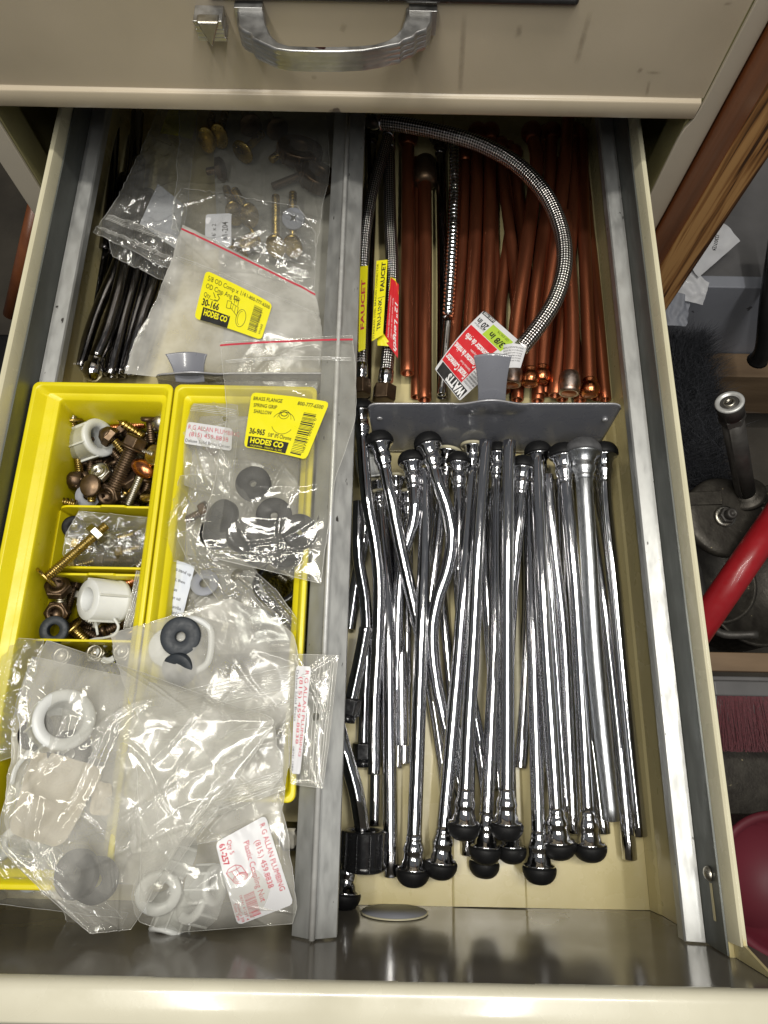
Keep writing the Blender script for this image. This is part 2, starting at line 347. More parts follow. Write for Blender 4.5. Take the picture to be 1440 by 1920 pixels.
b = MB(); b.box(-318.2, -314, 474, 1000, FZ + 2, 340); b.build('side_panel', M['olive'], cab)
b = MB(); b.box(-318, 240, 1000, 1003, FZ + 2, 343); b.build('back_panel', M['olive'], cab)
b = MB(); b.box(-318, 240, 444, 1000, 340.2, 343); b.build('top_panel', M['face'], cab)
b = MB(); b.box(-296, 220, 440, 456, -180, -12); b.build('lower_drawer_front', M['face'], cab, bevel=2)
b = MB(); b.box(-296, 220, 440, 456, -360, -184); b.build('lower_drawer_front', M['face'], cab, bevel=2)
for px, py, X in ((1254, 222, 233.5), (36, 204, -311)):
    p = PY(px, py, 488); p.x = X
    d = -1 if X > 0 else 1
    MB().lathe([(0, 5), (1, 5.2), (2.6, 4), (3.4, 1.6), (3.5, .4)], p, (d, 0, 0), 14).build('screw', M['zinc'], cab)

for (xa, ya, xb, yb, w_) in ((871, 20, 862, 182, 5), (1108, 18, 1080, 122, 5), (975, 45, 972, 70, 5), (1218, 150, 1212, 182, 3), (1196, 130, 1204, 134, 5), (1210, 136, 1242, 137, 3), (858, 178, 876, 182, 6), (588, 140, 590, 150, 5), (648, 44, 640, 60, 5), (700, 250, 700, 252, 1), (1366, 4, 1364, 10, 6)):
    a_, b_ = PY(xa, ya, 443.2), PY(xb, yb, 443.2); d_ = (b_ - a_).normalized(); n_ = V(-d_.z, 0, d_.x) * w_ * .45
    q = MB(); q.grid(lambda u, v: a_.lerp(b_, v) + n_ * (u * 2 - 1), 4, 10)
    if a_.z > 186: q.build('stain', M['stain'], cab)
def hpt(x, y): return P(320 + x / 2.769, y / 2.769, 245)
hp_o = [(345, 30), (343, 90), (350, 135), (375, 158), (410, 172), (422, 196), (460, 215), (500, 233), (540, 252), (620, 264), (750, 268), (880, 268), (1000, 262), (1090, 246), (1150, 232), (1195, 224), (1215, 205), (1262, 190), (1285, 165), (1330, 150), (1356, 110), (1357, 60), (1345, 28)]
hp_i = [(1222, 28), (1216, 95), (1200, 140), (1168, 180), (1120, 210), (1050, 230), (950, 236), (750, 238), (620, 236), (560, 218), (520, 180), (495, 120), (485, 60), (478, 28)]
hd = []
top = [hpt(*q) for q in hp_o + hp_i]
pull = MB()
def resample(pts, n):
    L = [0]
    for i in range(1, len(pts)): L.append(L[-1] + (pts[i] - pts[i - 1]).length)
    out = []
    for k in range(n + 1):
        d = L[-1] * k / n; i = max(j for j in range(len(L)) if L[j] <= d + 1e-9); i = min(i, len(pts) - 2)
        out.append(pts[i].lerp(pts[i + 1], (d - L[i]) / (L[i + 1] - L[i])))
    return out
NO = 80
oo = resample([hpt(*q) for q in hp_o], NO); ii = resample([hpt(*q) for q in hp_i[::-1]], NO)
zs = [(0, 0), (-.6, .0), (-1.2, -.6), (-3.4, -.6), (-3.9, .5), (-4.4, -.6), (-6.8, -.6), (-7.3, .5), (-7.8, -.6), (-10.2, -.6), (-10.7, .5), (-11.2, -.6), (-13.4, -.4), (-14, .4)]
vs = []; fs = []
for i in range(NO + 1):
    d = (oo[i] - ii[i]).normalized(); sh = .6 if (i < 24 or i > 56) else .08
    col_ = [ii[i] + V(0, 0, -14), ii[i] + V(0, 0, -1), ii[i] + d * 1.0] + [oo[i] - d * 1.0] + [oo[i] - d * (o_ * sh + .3) + V(0, 0, z_) for z_, o_ in zs[1:]]
    vs += col_
nc = len(col_)
for i in range(NO):
    for k in range(nc - 1): fs.append((i * nc + k, (i + 1) * nc + k, (i + 1) * nc + k + 1, i * nc + k + 1))
    fs.append((i * nc + nc - 1, (i + 1) * nc + nc - 1, (i + 1) * nc, i * nc))
pull.add(vs, fs, False)
for q in ((-101, -83), (10, 28)): pull.box(q[0], q[1], 438, 446, 231, 247)
pull.build('drawer_pull', M['dirty'], cab, bevel=.5)
lt = MB()
for k in range(5):
    lt.box(-127 + .4 * (k % 2), -108.5 - .4 * (k % 2), 430 + k * .6, 446, 241 - k * 3.1, 243.8 - k * 3.1)
lt.build('thumb_latch', M['dirty'], cab, bevel=.5)
lv = MB(); lv.prism([V(-125, 428, 244.5), V(-110, 428, 244.5), V(-117.5, 425, 229)], (0, 0, 0), (0, 8, 0)); lv.build('latch_tongue', M['zinc'], cab, bevel=1.5)

bt = thing('black_tray', 'glossy black rounded bar across the top of the beige drawer face', 'tray', (5, 420, 246))
a0, a1 = PY(386, 4, 436).x, PY(1092, 2, 436).x
tz = PY(720, 9, 441).z
b = MB(); b.box(a0, a1, 441, 520, tz, tz + 6); b.build('rim', M['traydark'], bt, bevel=3, segs=4)
b = MB(); b.box(a0 + 6, a1 - 6, 443, 510, tz + 6, tz + 40); b.build('side', M['traydark'], bt, bevel=4)

# ================================================================ open drawer
YF, YB = -114.0, 640.0
dr = thing('open_drawer', 'cream enamelled steel drawer pulled open full of plumbing parts', 'drawer', (-35, 200, 0))
b = MB(); b.box(-267, 60, YF, YB, -2, 0); b.box(101, 197.6, YF, YB, -2, 0)
b.build('floor_panel', M['cream'], dr)
fr0, fr1 = P(848, 1690, 0).x, P(988, 1690, 0).x
b = MB(); b.prism([V(fr0, YF + .5, -1.9), V(fr0, YF + .5, 1.2), V(fr0 + 1.5, YF + .5, 2.2), V(fr1 - 1.5, YF + .5, 2.2), V(fr1, YF + .5, 1.2), V(fr1, YF + .5, -1.9)], (0, 0, 0), (0, YB - YF - 1, 0))
b.build('floor_rib', M['cream'], dr)
b = MB(); b.box(60, 101, YF, YB, -4, -2.1); b.build('floor_rib', M['cream'], dr)
def sym(x, s): return x if s > 0 else -69 - x
for s in (1, -1):
    pr = [(197.6, -2), (197.8, .6), (199.6, 12), (200.8, 15), (200.8, 113), (205.5, 113), (205.5, -2)]
    b = MB(); b.prism([V(sym(x, s), YF, z) for x, z in pr], (0, 0, 0), (0, YB - YF, 0)); b.build('side_wall', M['cream'], dr)
    pr = [(200.6, 112), (201.6, 120.5), (202.6, 124.2), (204, 125.3), (205.8, 125), (206.8, 122), (206.8, 110), (205.6, 110), (205.6, 113.1), (200.9, 113.1)]
    b = MB(); b.prism([V(sym(x, s), YF + 8, z) for x, z in pr], (0, 0, 0), (0, YB - YF - 8, 0)); b.build('rim', M['creamlite'], dr, bevel=.35)
    g = MB(); g.prism([V(sym(203.5, s), y, z) for y, z in ((YF + 40, 110), (YF + 22, 124), (YF + 9, 125.5), (YF + .3, 158), (YF + .3, 108))], (0, 0, 0), (1.6 * s, 0, 0)); g.build('gusset', M['cream'], dr)
    b = MB(); pr = [(187.2, 75), (187.2, 83.2), (188.2, 84.6), (199, 87), (199, 86), (188.6, 83.4), (188.3, 75)]
    b.prism([V(sym(x, s), YF + .8, z) for x, z in pr], (0, 0, 0), (0, 720, 0)); rl = b.build('rail_ledge', M['galv'], dr, bevel=.25)
    b = MB(); b.box(min(sym(199.2, s), sym(200.4, s)), max(sym(199.2, s), sym(200.4, s)), YF + .8, YF + 720, 86, 113.4)
    b.build('rail_web', M['galvshade'], dr)
p = PY(1345, 1655, 200)
c = V(199, -66, 99)
MB().lathe([(0, 4.2), (1.2, 4.4), (2.6, 3.2), (3.2, 1.2), (3.3, .3)], V(199.2, -73, 103), (-1, 0, 0), 14).build('screw', M['zinc'], dr)
b = MB(); b.box(198.9, 199.1, -98, -78, 101.5, 104.5); b.build('slot', M['cream'], dr, bevel=.5)
b = MB(); b.box(-269.5, 200.5, YB, YB + 1.5, -2, 104); b.build('back_panel', M['cream'], dr)
def fp(u, v):
    x = -296 + 520 * u; z = -4 + 168 * v
    return V(x, YF - .2 + noise.noise(V(x * .011, z * .02, 5)) * .55, z)
b = MB(); b.grid(fp, 60, 24); b.box(-296, 224, YF - 18, YF - 1.5, -4, 160); b.build('front_panel', M['frontin'], dr)
pr = [(YF - .1, 164.2), (YF - 1, 166.5), (YF - 3, 168), (YF - 7, 168.8), (YF - 14, 168.6), (YF - 19, 167), (YF - 22, 163), (YF - 23, 158), (YF - 23, -4), (YF - 21.5, -4), (YF - 21.5, 157), (YF - 18, 161), (YF - 2, 162), (YF - .1, 162)]
b = MB(); b.prism([V(-296, y, z) for y, z in pr], (0, 0, 0), (520, 0, 0)); b.build('front_lip', M['lip'], dr, bevel=.9, segs=3)
b = MB(); b.lathe([(0, 23.5), (.5, 23.5), (.9, 22.6)], V(12.5, YF + .2, 22), (0, 1, 0), 40, cap=(True, False)); b.build('hole_ring', M['creamlite'], dr)
b = MB(); b.lathe([(0, 22.6), (.3, 22.6)], V(12.5, YF + .6, 22), (0, 1, 0), 40); b.build('hole_plug', M['bluegrey'], dr)

# middle divider: bent galvanised strip with a rod along its ridge
dv = thing('steel_divider', 'galvanised divider rail with a bright rod running down the middle of the drawer', 'divider', (-37, 250, 0))
pr = [(-50.6, 82), (-50.6, 88.5), (-37.8, 96.6), (-23.3, 90.2), (-23.3, 82), (-24.3, 82), (-24.3, 89.3), (-37.8, 95.2), (-49.6, 87.8), (-49.6, 82)]
b = MB(); b.prism([V(x, YF + .8, z) for x, z in pr], (0, 0, 0), (0, 740, 0)); b.build('rail', M['galv'], dv, bevel=.3)
b = MB(); b.box(-38, -36.6, YF + 4, YF + 740, 0.3, 95); b.build('web', M['galvshade'], dv)
b = MB(); b.tube([V(-37.4, YF + 1.2, 99.2), V(-37.6, 610, 98.4)], 1.8, 12); b.build('rod', M['rod'], dv)

# ================================================================ grey divider plates
def plate(px0, px1, name_label, tabx, ytop=757, ybot=845, tab_only=False):
    zt, zb = 84, 4
    A = P(px0, ytop, zt); B = P(px1, ytop, zt)
    A2 = P(px0 + 16, ybot, zb); B2 = P(px1 - 52, ybot + 3, zb)
    t = thing('divider_plate', name_label, 'divider plate', ((A2.x + B2.x) / 2, A2.y, 0), 'grey divider plates with thumb tabs')
    cx = tabx; hw = 95; n = 60
    up = (A - A2).normalized()
    def fn(u, v):
        bot = A2.lerp(B2, u); tp = A.lerp(B, u)
        e = min(u, 1 - u) * (B - A).length
        if e < 8: tp = tp - up * (8 - math.sqrt(max(0, 64 - (8 - e) ** 2))) * 1.0
        x = tp.x - cx
        if abs(x) < 32: tp = tp + up * (5.5 * (math.cos(x / 32 * math.pi) + 1))
        p = bot.lerp(tp, v)
        d = math.hypot((p.x - cx) / 30, ((1 - v) * (tp - bot).length) / 26)
        if d < 1: p = p + V(0, 1, .1) * (-3.2 * (1 - d * d))
        return p
    b = MB(); b.grid(fn, 90, 30)
    o = b.build('plate', M['plate'], t)
    m = o.modifiers.new('thick', 'SOLIDIFY'); m.thickness = .9 * S; m.offset = 0
    eb = MB(); eb.tube([fn(i / 90, 1) + V(0, 0, .1) for i in range(91)], .75, 6); eb.build('rolled_edge', M['plateedge'], t)
    return t, fn
def add_tab(t, xl, xr, xbl, xbr, yt, yb, zb=84, zt=97):
    TL, TR, BL, BR = P(xl, yt, zt), P(xr, yt, zt), P(xbl, yb, zb), P(xbr, yb, zb)
    def fn(u, v):
        w_ = v * v * (3 - 2 * v)
        l = BL.lerp(TL, v); r = BR.lerp(TR, v)
        mid = (BL + BR) * .5
        l = l + (mid - BL) * .12 * math.sin(v * math.pi); r = r + (mid - BR) * .12 * math.sin(v * math.pi)
        p = l.lerp(r, u); p = p + V(0, 0, 3.0 * math.sin(v * math.pi * .5))
        p = p + V(0, 3.0 * math.sin(u * math.pi) * v ** 3, -1.6 * math.sin(u * math.pi))
        return p
    b = MB(); b.grid(fn, 24, 24); o = b.build('thumb_tab', M['plate'], t)
    m = o.modifiers.new('thick', 'SOLIDIFY'); m.thickness = .9 * S; m.offset = 0
pl, pfn = plate(688, 1168, 'grey enamelled divider plate with thumb tab, leaning between the copper and the chrome tubes', P(921, 757, 84).x)
add_tab(pl, 887, 958, 896, 948, 671, 757, 84, 114)
for px in (712, 1134):
    q = P(px, 780 + (px > 900) * 3, 62); q = q + V(0, -2, 0)
    MB().lathe([(-1, 2.2), (.6, 2.2), (.9, 1.6)], q, (0, -.98, .1), 12).build('rivet', M['plateedge'], pl)
pl2, _ = plate(292, 628, 'grey divider plate whose thumb tab shows under the clear bags behind the yellow bins', P(350, 757, 84).x, 700, 760)
add_tab(pl2, 312, 390, 330, 384, 668, 716, 84, 94)

# ================================================================ tubes
def lay(pts):                                # photo points with heights -> path
    return spline([P(*q) for q in pts], 8)
def add_end(t, p, d, kind, r, chromemat, nose='rubber'):
    """p: end of the pipe, d: outward direction"""
    d = d.normalized()
    k = r / 4.8
    if kind == 'N' or kind == 'C' or kind == 'G':
        cm = chromemat
        MB().lathe([(-8, r * 1.01), (-4, r * 1.12), (-3, r * 1.05), (-1.5, r * 1.2), (2, r * 1.42), (4, r * 1.42), (4.6, r * 1.34), (9, r * 1.34), (10, r * 1.5), (13, r * 1.62), (14, r * 2.05), (15, r * 2.1), (15.6, r * 1.9)], p, d, 22).build('collar', cm, t)
        rub = {'N': M['rubber'], 'C': M['creamrubber'], 'G': M['greyrubber']}[kind]
        q = p + d * 15.1; R = r * 2.28
        h = 4 if kind == 'C' else 11.2 * k ** .5
        prof = [(0, R * .82), (.5, R * .97), (1.6, R)] + [(1.6 + (h - 1.6) * math.sin(a), R * math.cos(a) ** .75) for a in (.25, .5, .75, 1.0, 1.2, 1.36)] + [(h + .1, R * .12)]
        MB().lathe(prof, q, d, 26).build('rubber_nose', rub, t)
    elif kind == 'F':
        MB().lathe([(-12, r * 1.01), (-6, r * 1.06), (-2, r * 1.3), (4, r * 1.75), (5, r * 2.1), (6, r * 2.1), (6.2, r * 1.5), (2, r * 1.0)], p, d, 20, cap=(False, True)).build('flared_end', chromemat, t)
    elif kind == 'K':                        # black hexagonal nut
        MB().lathe([(-12, 6.2), (-11, 8.2), (0, 8.2), (1, 7.2)], p + d * 8, d, 6, smooth=False).build('hex_nut', M['blackplastic'], t, bevel=.6)
        MB().lathe([(0, 6.6), (5, 6.2), (5.4, 5)], p + d * 8.6, d, 16).build('sleeve', M['blackplastic'], t)
cg = 'chrome supply tubes in the front right compartment'
def ctube(label, pts, ends=('O', 'O'), r=4.85, m='chrome', group=cg, nose=None, seg=16, name='supply_tube', cat='tube'):
    path = lay(pts); r *= 1.07; c = sum(path, V(0, 0, 0)) / len(path)
    t = thing(name, label, cat, (c.x, c.y, 0), group)
    MB().tube(path, r, seg, hollow=(ends[0] == 'O', ends[1] == 'O')).build('pipe', M[m], t)
    cm = M['chrome2'] if m == 'chrome' else M[m]
    if ends[0] != 'O': add_end(t, path[0], path[0] - path[1], ends[0], r, cm)
    if ends[1] != 'O': add_end(t, path[-1], path[-1] - path[-2], ends[1], r, cm)
    return t
# -- top layer and below; (photo x, photo y, height)
ctube('bent chrome tube hugging the divider, black nose at the left edge of the plate', [(678, 806, 46), (683, 880, 44), (690, 945, 42), (704, 1020, 34), (711, 1100, 26), (708, 1220, 18), (702, 1330, 14), (701, 1452, 12)], ('N', 'O'))
ctube('bent chrome tube ending in a black hex nut near the divider', [(672, 940, 30), (672, 1040, 26), (684, 1120, 18), (688, 1210, 13), (684, 1300, 10), (681, 1402, 8)], ('O', 'K'), r=4.4)
ctube('short slanting chrome tube, cut end up, with a small black nut at the divider', [(686, 1176, 40), (676, 1230, 38), (657, 1318, 34)], ('O', 'K'), r=4.6)
ctube('black-nosed chrome tube crossing from the upper left corner under its neighbours', [(719, 866, 44), (732, 930, 42), (752, 1030, 34), (777, 1140, 22), (802, 1250, 13), (826, 1400, 7), (838, 1500, 6)], ('N', 'O'))
ctube('straight chrome tube standing alone with its cut end lowest beside the big black ring nut', [(712, 940, 10), (722, 1060, 16), (729, 1200, 18), (731, 1400, 16), (733, 1643, 12)], ('C', 'O'), r=5.2)
ctube('S-bent chrome tube with a black nose, second nose from the left under the plate', [(775, 902, 36), (778, 945, 36), (773, 985, 32), (757, 1040, 25), (748, 1120, 18), (744, 1250, 12), (740, 1380, 8)], ('N', 'O'))
ctube('open-topped chrome tube whose black nose is leftmost in the front row', [(798, 880, 34), (797, 1000, 32), (790, 1200, 30), (783, 1400, 27), (776, 1585, 22)], ('O', 'N'), r=5.0)
ctube('strongly S-bent chrome tube whose black nose touches the left half of the grey plate', [(812, 868, 48), (822, 905, 48), (840, 960, 45), (847, 1015, 42), (838, 1070, 38), (820, 1125, 34), (810, 1190, 30), (818, 1280, 24), (842, 1390, 16), (872, 1510, 9)], ('N', 'O'))
ctube('chrome tube with a cream washer nose behind the S-bent tube', [(836, 880, 20), (828, 950, 20), (812, 1080, 16), (798, 1200, 12), (792, 1290, 8)], ('C', 'O'))
ctube('slim chrome tube with a black nose in the third gap under the plate', [(860, 902, 30), (861, 960, 30), (860, 1080, 24), (872, 1230, 16), (900, 1400, 9), (915, 1520, 7)], ('N', 'O'), r=4.2)
ctube('open-topped chrome tube slanting left to the black nose next to the lone cut end', [(887, 880, 40), (876, 1010, 39), (864, 1180, 36), (848, 1370, 30), (830, 1572, 22)], ('O', 'N'), r=5.0)
ctube('left one of the two chrome tubes whose cut ends cover the grey plate', [(911, 826, 58), (900, 960, 54), (889, 1180, 46), (879, 1350, 40), (872, 1500, 34)], ('O', 'N'), r=4.9)
ctube('right one of the two chrome tubes whose cut ends cover the grey plate', [(955, 827, 60), (952, 960, 56), (951, 1180, 48), (951, 1350, 42), (950, 1500, 36)], ('O', 'N'), r=4.9)
ctube('chrome tube with one nose between the two tall cut ends and one below', [(932, 885, 26), (929, 980, 27), (928, 1180, 26), (920, 1380, 24), (912, 1545, 24)], ('N', 'N'), r=4.7)
ctube('slim chrome tube with a black nose right of the two tall cut ends', [(977, 912, 40), (972, 980, 38), (960, 1120, 30), (952, 1300, 20), (958, 1545, 18)], ('N', 'N'), r=4.4)
ctube('thick chrome tube with an open top in front of a large black nose', [(1006, 853, 46), (1012, 1000, 44), (1023, 1200, 40), (1034, 1370, 34), (1044, 1535, 26)], ('O', 'N'), r=5.2)
ctube('chrome tube under the thick one with the large black nose at its top', [(1012, 885, 32), (1022, 1000, 30), (1038, 1200, 24), (1052, 1400, 14), (1062, 1520, 8)], ('N', 'O'), r=4.8)
ctube('chrome tube whose black nose is the lowest of the front row', [(991, 905, 26), (994, 1040, 28), (999, 1200, 28), (1005, 1400, 26), (1010, 1580, 24)], ('O', 'N'), r=4.9)
ctube('chrome tube slanting right to a plain cut end between the two right front noses', [(1026, 890, 36), (1038, 1020, 30), (1056, 1180, 22), (1066, 1380, 14), (1075, 1562, 8)], ('O', 'O'), r=4.7)
ctube('chrome tube with black noses at both ends left of the grey aluminium tube', [(1059, 890, 44), (1067, 980, 42), (1080, 1130, 37), (1090, 1300, 31), (1103, 1540, 22)], ('N', 'N'), r=5.0)
ctube('wide grey aluminium tube with a dusty grey nose on top of the others', [(1095, 884, 54), (1097, 930, 54), (1104, 1040, 51), (1112, 1180, 46), (1126, 1340, 36), (1147, 1537, 24)], ('G', 'O'), r=6.0, m='alu')
ctube('chrome tube with its black nose tucked under the grey aluminium tube', [(1098, 925, 20), (1112, 990, 22), (1128, 1100, 22), (1144, 1230, 20), (1162, 1400, 16), (1181, 1611, 10)], ('N', 'O'), r=4.9)
ctube('rightmost chrome tube with a black nose against the drawer wall', [(1133, 888, 40), (1137, 960, 38), (1152, 1100, 34), (1166, 1250, 30), (1184, 1420, 24), (1200, 1567, 18)], ('N', 'O'), r=5.0)
ctube('chrome tube low between two front noses with its cut end at their feet', [(1040, 905, 14), (1066, 1050, 16), (1092, 1250, 14), (1112, 1400, 10), (1132, 1563, 8)], ('O', 'O'), r=4.6)
ctube('thin cream plastic tube lying on the drawer floor under the chrome ones', [(962, 960, 8), (968, 1180, 8), (971, 1422, 5)], ('O', 'O'), r=3.0, m='creamrubber', name='plastic_tube', group=None)
ctube('chrome tube with a cut end beside the small cut end left of the black-nosed pair', [(742, 930, 12), (748, 1100, 12), (752, 1250, 12), (754, 1398, 12)], ('C', 'O'), r=4.6)
ctube('chrome tube whose short cut end peeps out beneath its neighbour at mid drawer', [(766, 960, 6), (763, 1150, 6), (760, 1300, 6), (758, 1432, 6)], ('C', 'O'), r=4.8)
ctube('chrome tube on the floor below the hex nut ending beside the ring nut', [(722, 1010, 5), (712, 1250, 5), (706, 1400, 5), (702, 1548, 5)], ('O', 'O'), r=4.6)
ctube('chrome tube low in the middle with a dark cut end beside the front noses', [(898, 930, 6), (884, 1200, 6), (880, 1400, 6), (877, 1604, 6)], ('F', 'O'), r=4.5)
ctube('low chrome tube whose nose shows beneath the middle nose of the front row', [(940, 960, 8), (930, 1200, 8), (918, 1400, 8), (910, 1572, 8)], ('C', 'N'), r=4.6)
ctube('low chrome tube lying aslant under the left group', [(746, 985, 6), (742, 1100, 6), (726, 1250, 6), (716, 1340, 6)], ('F', 'O'), r=4.4)
ctube('low chrome tube running under the divider, dark between the S-bent tubes', [(806, 930, 6), (826, 1100, 6), (846, 1300, 6), (862, 1450, 6)], ('C', 'O'), r=4.6)
ctube('low chrome tube glimpsed between the two tall cut ends and the front noses', [(905, 940, 16), (912, 1100, 14), (926, 1300, 10), (936, 1480, 8)], ('F', 'O'), r=4.6)
ctube('low chrome tube under the right half of the pile with both ends hidden', [(985, 940, 8), (990, 1100, 8), (984, 1300, 8), (975, 1440, 8)], ('F', 'O'), r=4.6)
ctube('second low chrome tube right of the thick one', [(1048, 900, 24), (1050, 1100, 20), (1044, 1300, 14), (1040, 1480, 8)], ('O', 'O'), r=4.6)
ctube('chrome tube leaning from under the divider to the white nylon nut', [(694, 925, 22), (684, 1000, 18), (668, 1090, 12), (655, 1180, 8)], ('O', 'O'), r=4.6)
ctube('sharply bent chrome tube coming from under the divider into the big black ring nut', [(628, 1340, 30), (646, 1410, 36), (667, 1482, 34), (680, 1560, 26)], ('O', 'O'), r=5.2)
ctube('slim chrome tube with an open top just left of the rightmost nose', [(1122, 900, 10), (1140, 1100, 10), (1156, 1300, 10), (1164, 1480, 8)], ('F', 'O'), r=4.6)
ctube('chrome tube on the floor under the two tall cut ends, its lower end hidden', [(942, 900, 8), (940, 1100, 8), (940, 1300, 8), (942, 1470, 8)], ('F', 'O'), r=4.6)
ctube('chrome tube low beside the S-bent one, its cream nose under the plate edge', [(886, 870, 22), (880, 980, 20), (866, 1150, 14), (850, 1320, 8)], ('C', 'O'), r=4.6)
ctube('chrome tube running low between the second and third gaps at the right', [(1000, 890, 10), (1010, 1100, 10), (1022, 1300, 10), (1030, 1450, 8)], ('C', 'O'), r=4.6)
ctube('chrome tube close under the lone straight one at the left', [(714, 960, 6), (742, 1140, 6), (748, 1300, 6), (744, 1440, 6)], ('C', 'O'), r=4.6)
# big ring nut, short nosed tube by the divider
def ringnut(name, label, cat, c, axis, r, h, m, ribs=8, group=None, hole=.62, seg=32):
    t = thing(name, label, cat, c, group); ax = Vector(axis).normalized(); a, bb = frame(ax)
    c = Vector(c); ri = r * hole
    MB().lathe([(0, ri + .6), (.3, r * .96), (1, r), (h * .82, r), (h * .84, r * 1.05), (h * .96, r * 1.05), (h, r * .98), (h, ri + .8), (h * .9, ri), (h * .7, ri - .5), (h * .6, ri), (h * .5, ri - .5), (h * .4, ri), (h * .3, ri - .5), (.8, ri), (0, ri + .6)], c, ax, seg, cap=(False, False)).build('ring', m, t)
    for k in range(ribs):
        th = 2 * math.pi * k / ribs; d = a * math.cos(th) + bb * math.sin(th); e = ax.cross(d)
        b = MB(); b.prism([c + d * (r * .96) + e * 1.1 + ax * 1, c + d * (r * .96) - e * 1.1 + ax * 1, c + d * (r * 1.09) - e * .6 + ax * 1, c + d * (r * 1.09) + e * .6 + ax * 1], (0, 0, 0), ax * (h - 2))
        b.build('rib', m, t, bevel=.3)
    return t
q = P(684, 1556, 22); ringnut('ring_nut', 'big black plastic ring nut lying against the divider at the front', 'nut', q, (-.02, -1, -.05), 15, 26, M['blackplastic'], 10)
ctube('short upside-down chrome tube end with a black nose in the front corner by the divider', [(656, 1600, 12), (652, 1628, 12)], ('O', 'N'), r=5.0)
q = P(668, 872, 24); ringnut('nylon_nut', 'white nylon nut under the left corner of the grey plate', 'nut', q, (1, .12, .05), 11, 27, M['nylon'], 4)

# ================================================================ copper tubes
kg = 'copper supply tubes in the rear right compartment'
def cop(label, pts, top='T', bot='B', r=5.7, m='copper'):
    path = lay(pts); r *= 1.07; c = sum(path, V(0, 0, 0)) / len(path)
    t = thing('copper_tube', label, 'tube', (c.x, c.y, 0), kg)
    MB().tube(path, r, 16, hollow=(top == 'O', bot == 'O')).build('pipe', M[m], t)
    d0 = (path[0] - path[1]).normalized(); d1 = (path[-1] - path[-2]).normalized()
    for p, d, k in ((path[0], d0, top), (path[-1], d1, bot)):
        if k == 'T': MB().lathe([(-10, r * 1.01), (-6, r * 1.1), (-3, r * 1.45), (2, r * 1.6), (6, r * 1.45), (8, r * .9), (8.6, r * .3)], p, d, 18).build('bulb', M['copper'], t)
        if k == 'L': MB().lathe([(-20, r * 1.01), (-17, r * 1.9), (-3, r * 1.9), (0, r * 1.6), (12, r * 1.5), (14, r * 1.1)], p, d, 20).build('fitting', M['bronze'], t)
        if k == 'B': MB().lathe([(-16, r * 1.01), (-14, r * 1.12), (-12.5, r * 1.0), (-10, r * 1.3), (-6, r * 1.42), (-2, r * 1.3), (0, r * 1.02), (0, r * .8), (-7, r * .7)], p, d, 20, cap=(False, True)).build('bulb', M['copperbright'], t)
        if k == 'S': MB().lathe([(-20, r * 1.01), (-17, r * 1.3), (-10, r * 1.4), (-3, r * 1.36), (0, r * 1.3), (0, r * 1.02), (-8, r * .95)], p, d, 20, cap=(False, True)).build('bulb', M['solder'], t)
cop('thick copper tube leftmost in the row, beside the tagged braided hoses', [(765, 262, 14), (765, 400, 16), (764, 550, 18), (764, 700, 20)], 'T', 'O', r=6.1)
cop('copper tube with a large dark fitting at its far end, second from the left', [(797, 318, 16), (798, 450, 18), (797, 600, 19), (796, 750, 20)], 'L', 'O', r=5.8)
MB_c = cop('copper tube passing under the printed card from the left', [(873, 292, 12), (868, 430, 14), (858, 560, 16), (846, 680, 18)], 'T', 'O')
cop('copper tube with a rounded nose at the far left of the close pair', [(895, 250, 22), (893, 400, 22), (884, 560, 20), (874, 700, 16)], 'T', 'O')
cop('copper tube with a rounded nose at the far right of the close pair', [(919, 250, 24), (918, 400, 24), (914, 560, 20), (908, 720, 14)], 'T', 'O')
cop('copper tube slanting right from under the long braided hose', [(938, 275, 20), (946, 360, 21), (962, 480, 22), (976, 600, 20), (990, 700, 14)], 'T', 'O', r=5.0)
cop('copper tube with a dark nose directly inside the curve of the hose', [(964, 290, 14), (974, 380, 14), (986, 500, 12), (998, 620, 10), (1012, 742, 8)], 'T', 'O', r=5.1)
cop('copper tube with the largest dark nose, crossing left to a soldered mouth', [(997, 250, 34), (1006, 300, 36), (996, 400, 38), (980, 520, 38), (968, 610, 34), (958, 722, 28)], 'T', 'S', r=6.1)
cop('copper tube with a dark rounded top bending left under the hose', [(1034, 250, 28), (1030, 350, 32), (1014, 480, 34), (1000, 600, 28), (993, 722, 24)], 'T', 'B', r=5.8)
cop('longest copper tube reaching up to the shadow and crossing its neighbours', [(1066, 215, 40), (1058, 320, 42), (1044, 440, 36), (1026, 570, 26), (1014, 718, 18)], 'O', 'B', r=5.8)
cop('straight copper tube with a clean cut mouth in the front', [(1075, 250, 24), (1073, 400, 26), (1060, 560, 24), (1041, 742, 20)], 'T', 'O', r=5.7)
cop('copper tube second from the right with a coppery bulb', [(1090, 246, 26), (1094, 400, 26), (1100, 560, 24), (1107, 742, 20)], 'O', 'B', r=5.7)
cop('slim bright copper tube at the far right with a plain cut end', [(1098, 380, 14), (1110, 480, 16), (1122, 600, 18), (1135, 750, 16)], 'O', 'O', r=4.9, m='copper')
cop('copper tube with a wide tinned mouth in front of the hose end', [(1058, 400, 38), (1068, 520, 36), (1072, 640, 32), (1067, 738, 28)], 'O', 'S', r=6.1)
cop('copper tube curving out from between two straight ones', [(956, 440, 12), (946, 510, 12), (938, 580, 12), (938, 640, 10), (946, 735, 8)], 'O', 'O', r=5.4)
cop('low copper tube under the front mouths, left', [(985, 420, 5), (976, 560, 5), (970, 750, 5)], 'O', 'O', r=5.4)
cop('low copper tube under the front mouths, centre', [(1012, 430, 5), (1010, 600, 5), (1008, 752, 5)], 'O', 'O', r=5.4)
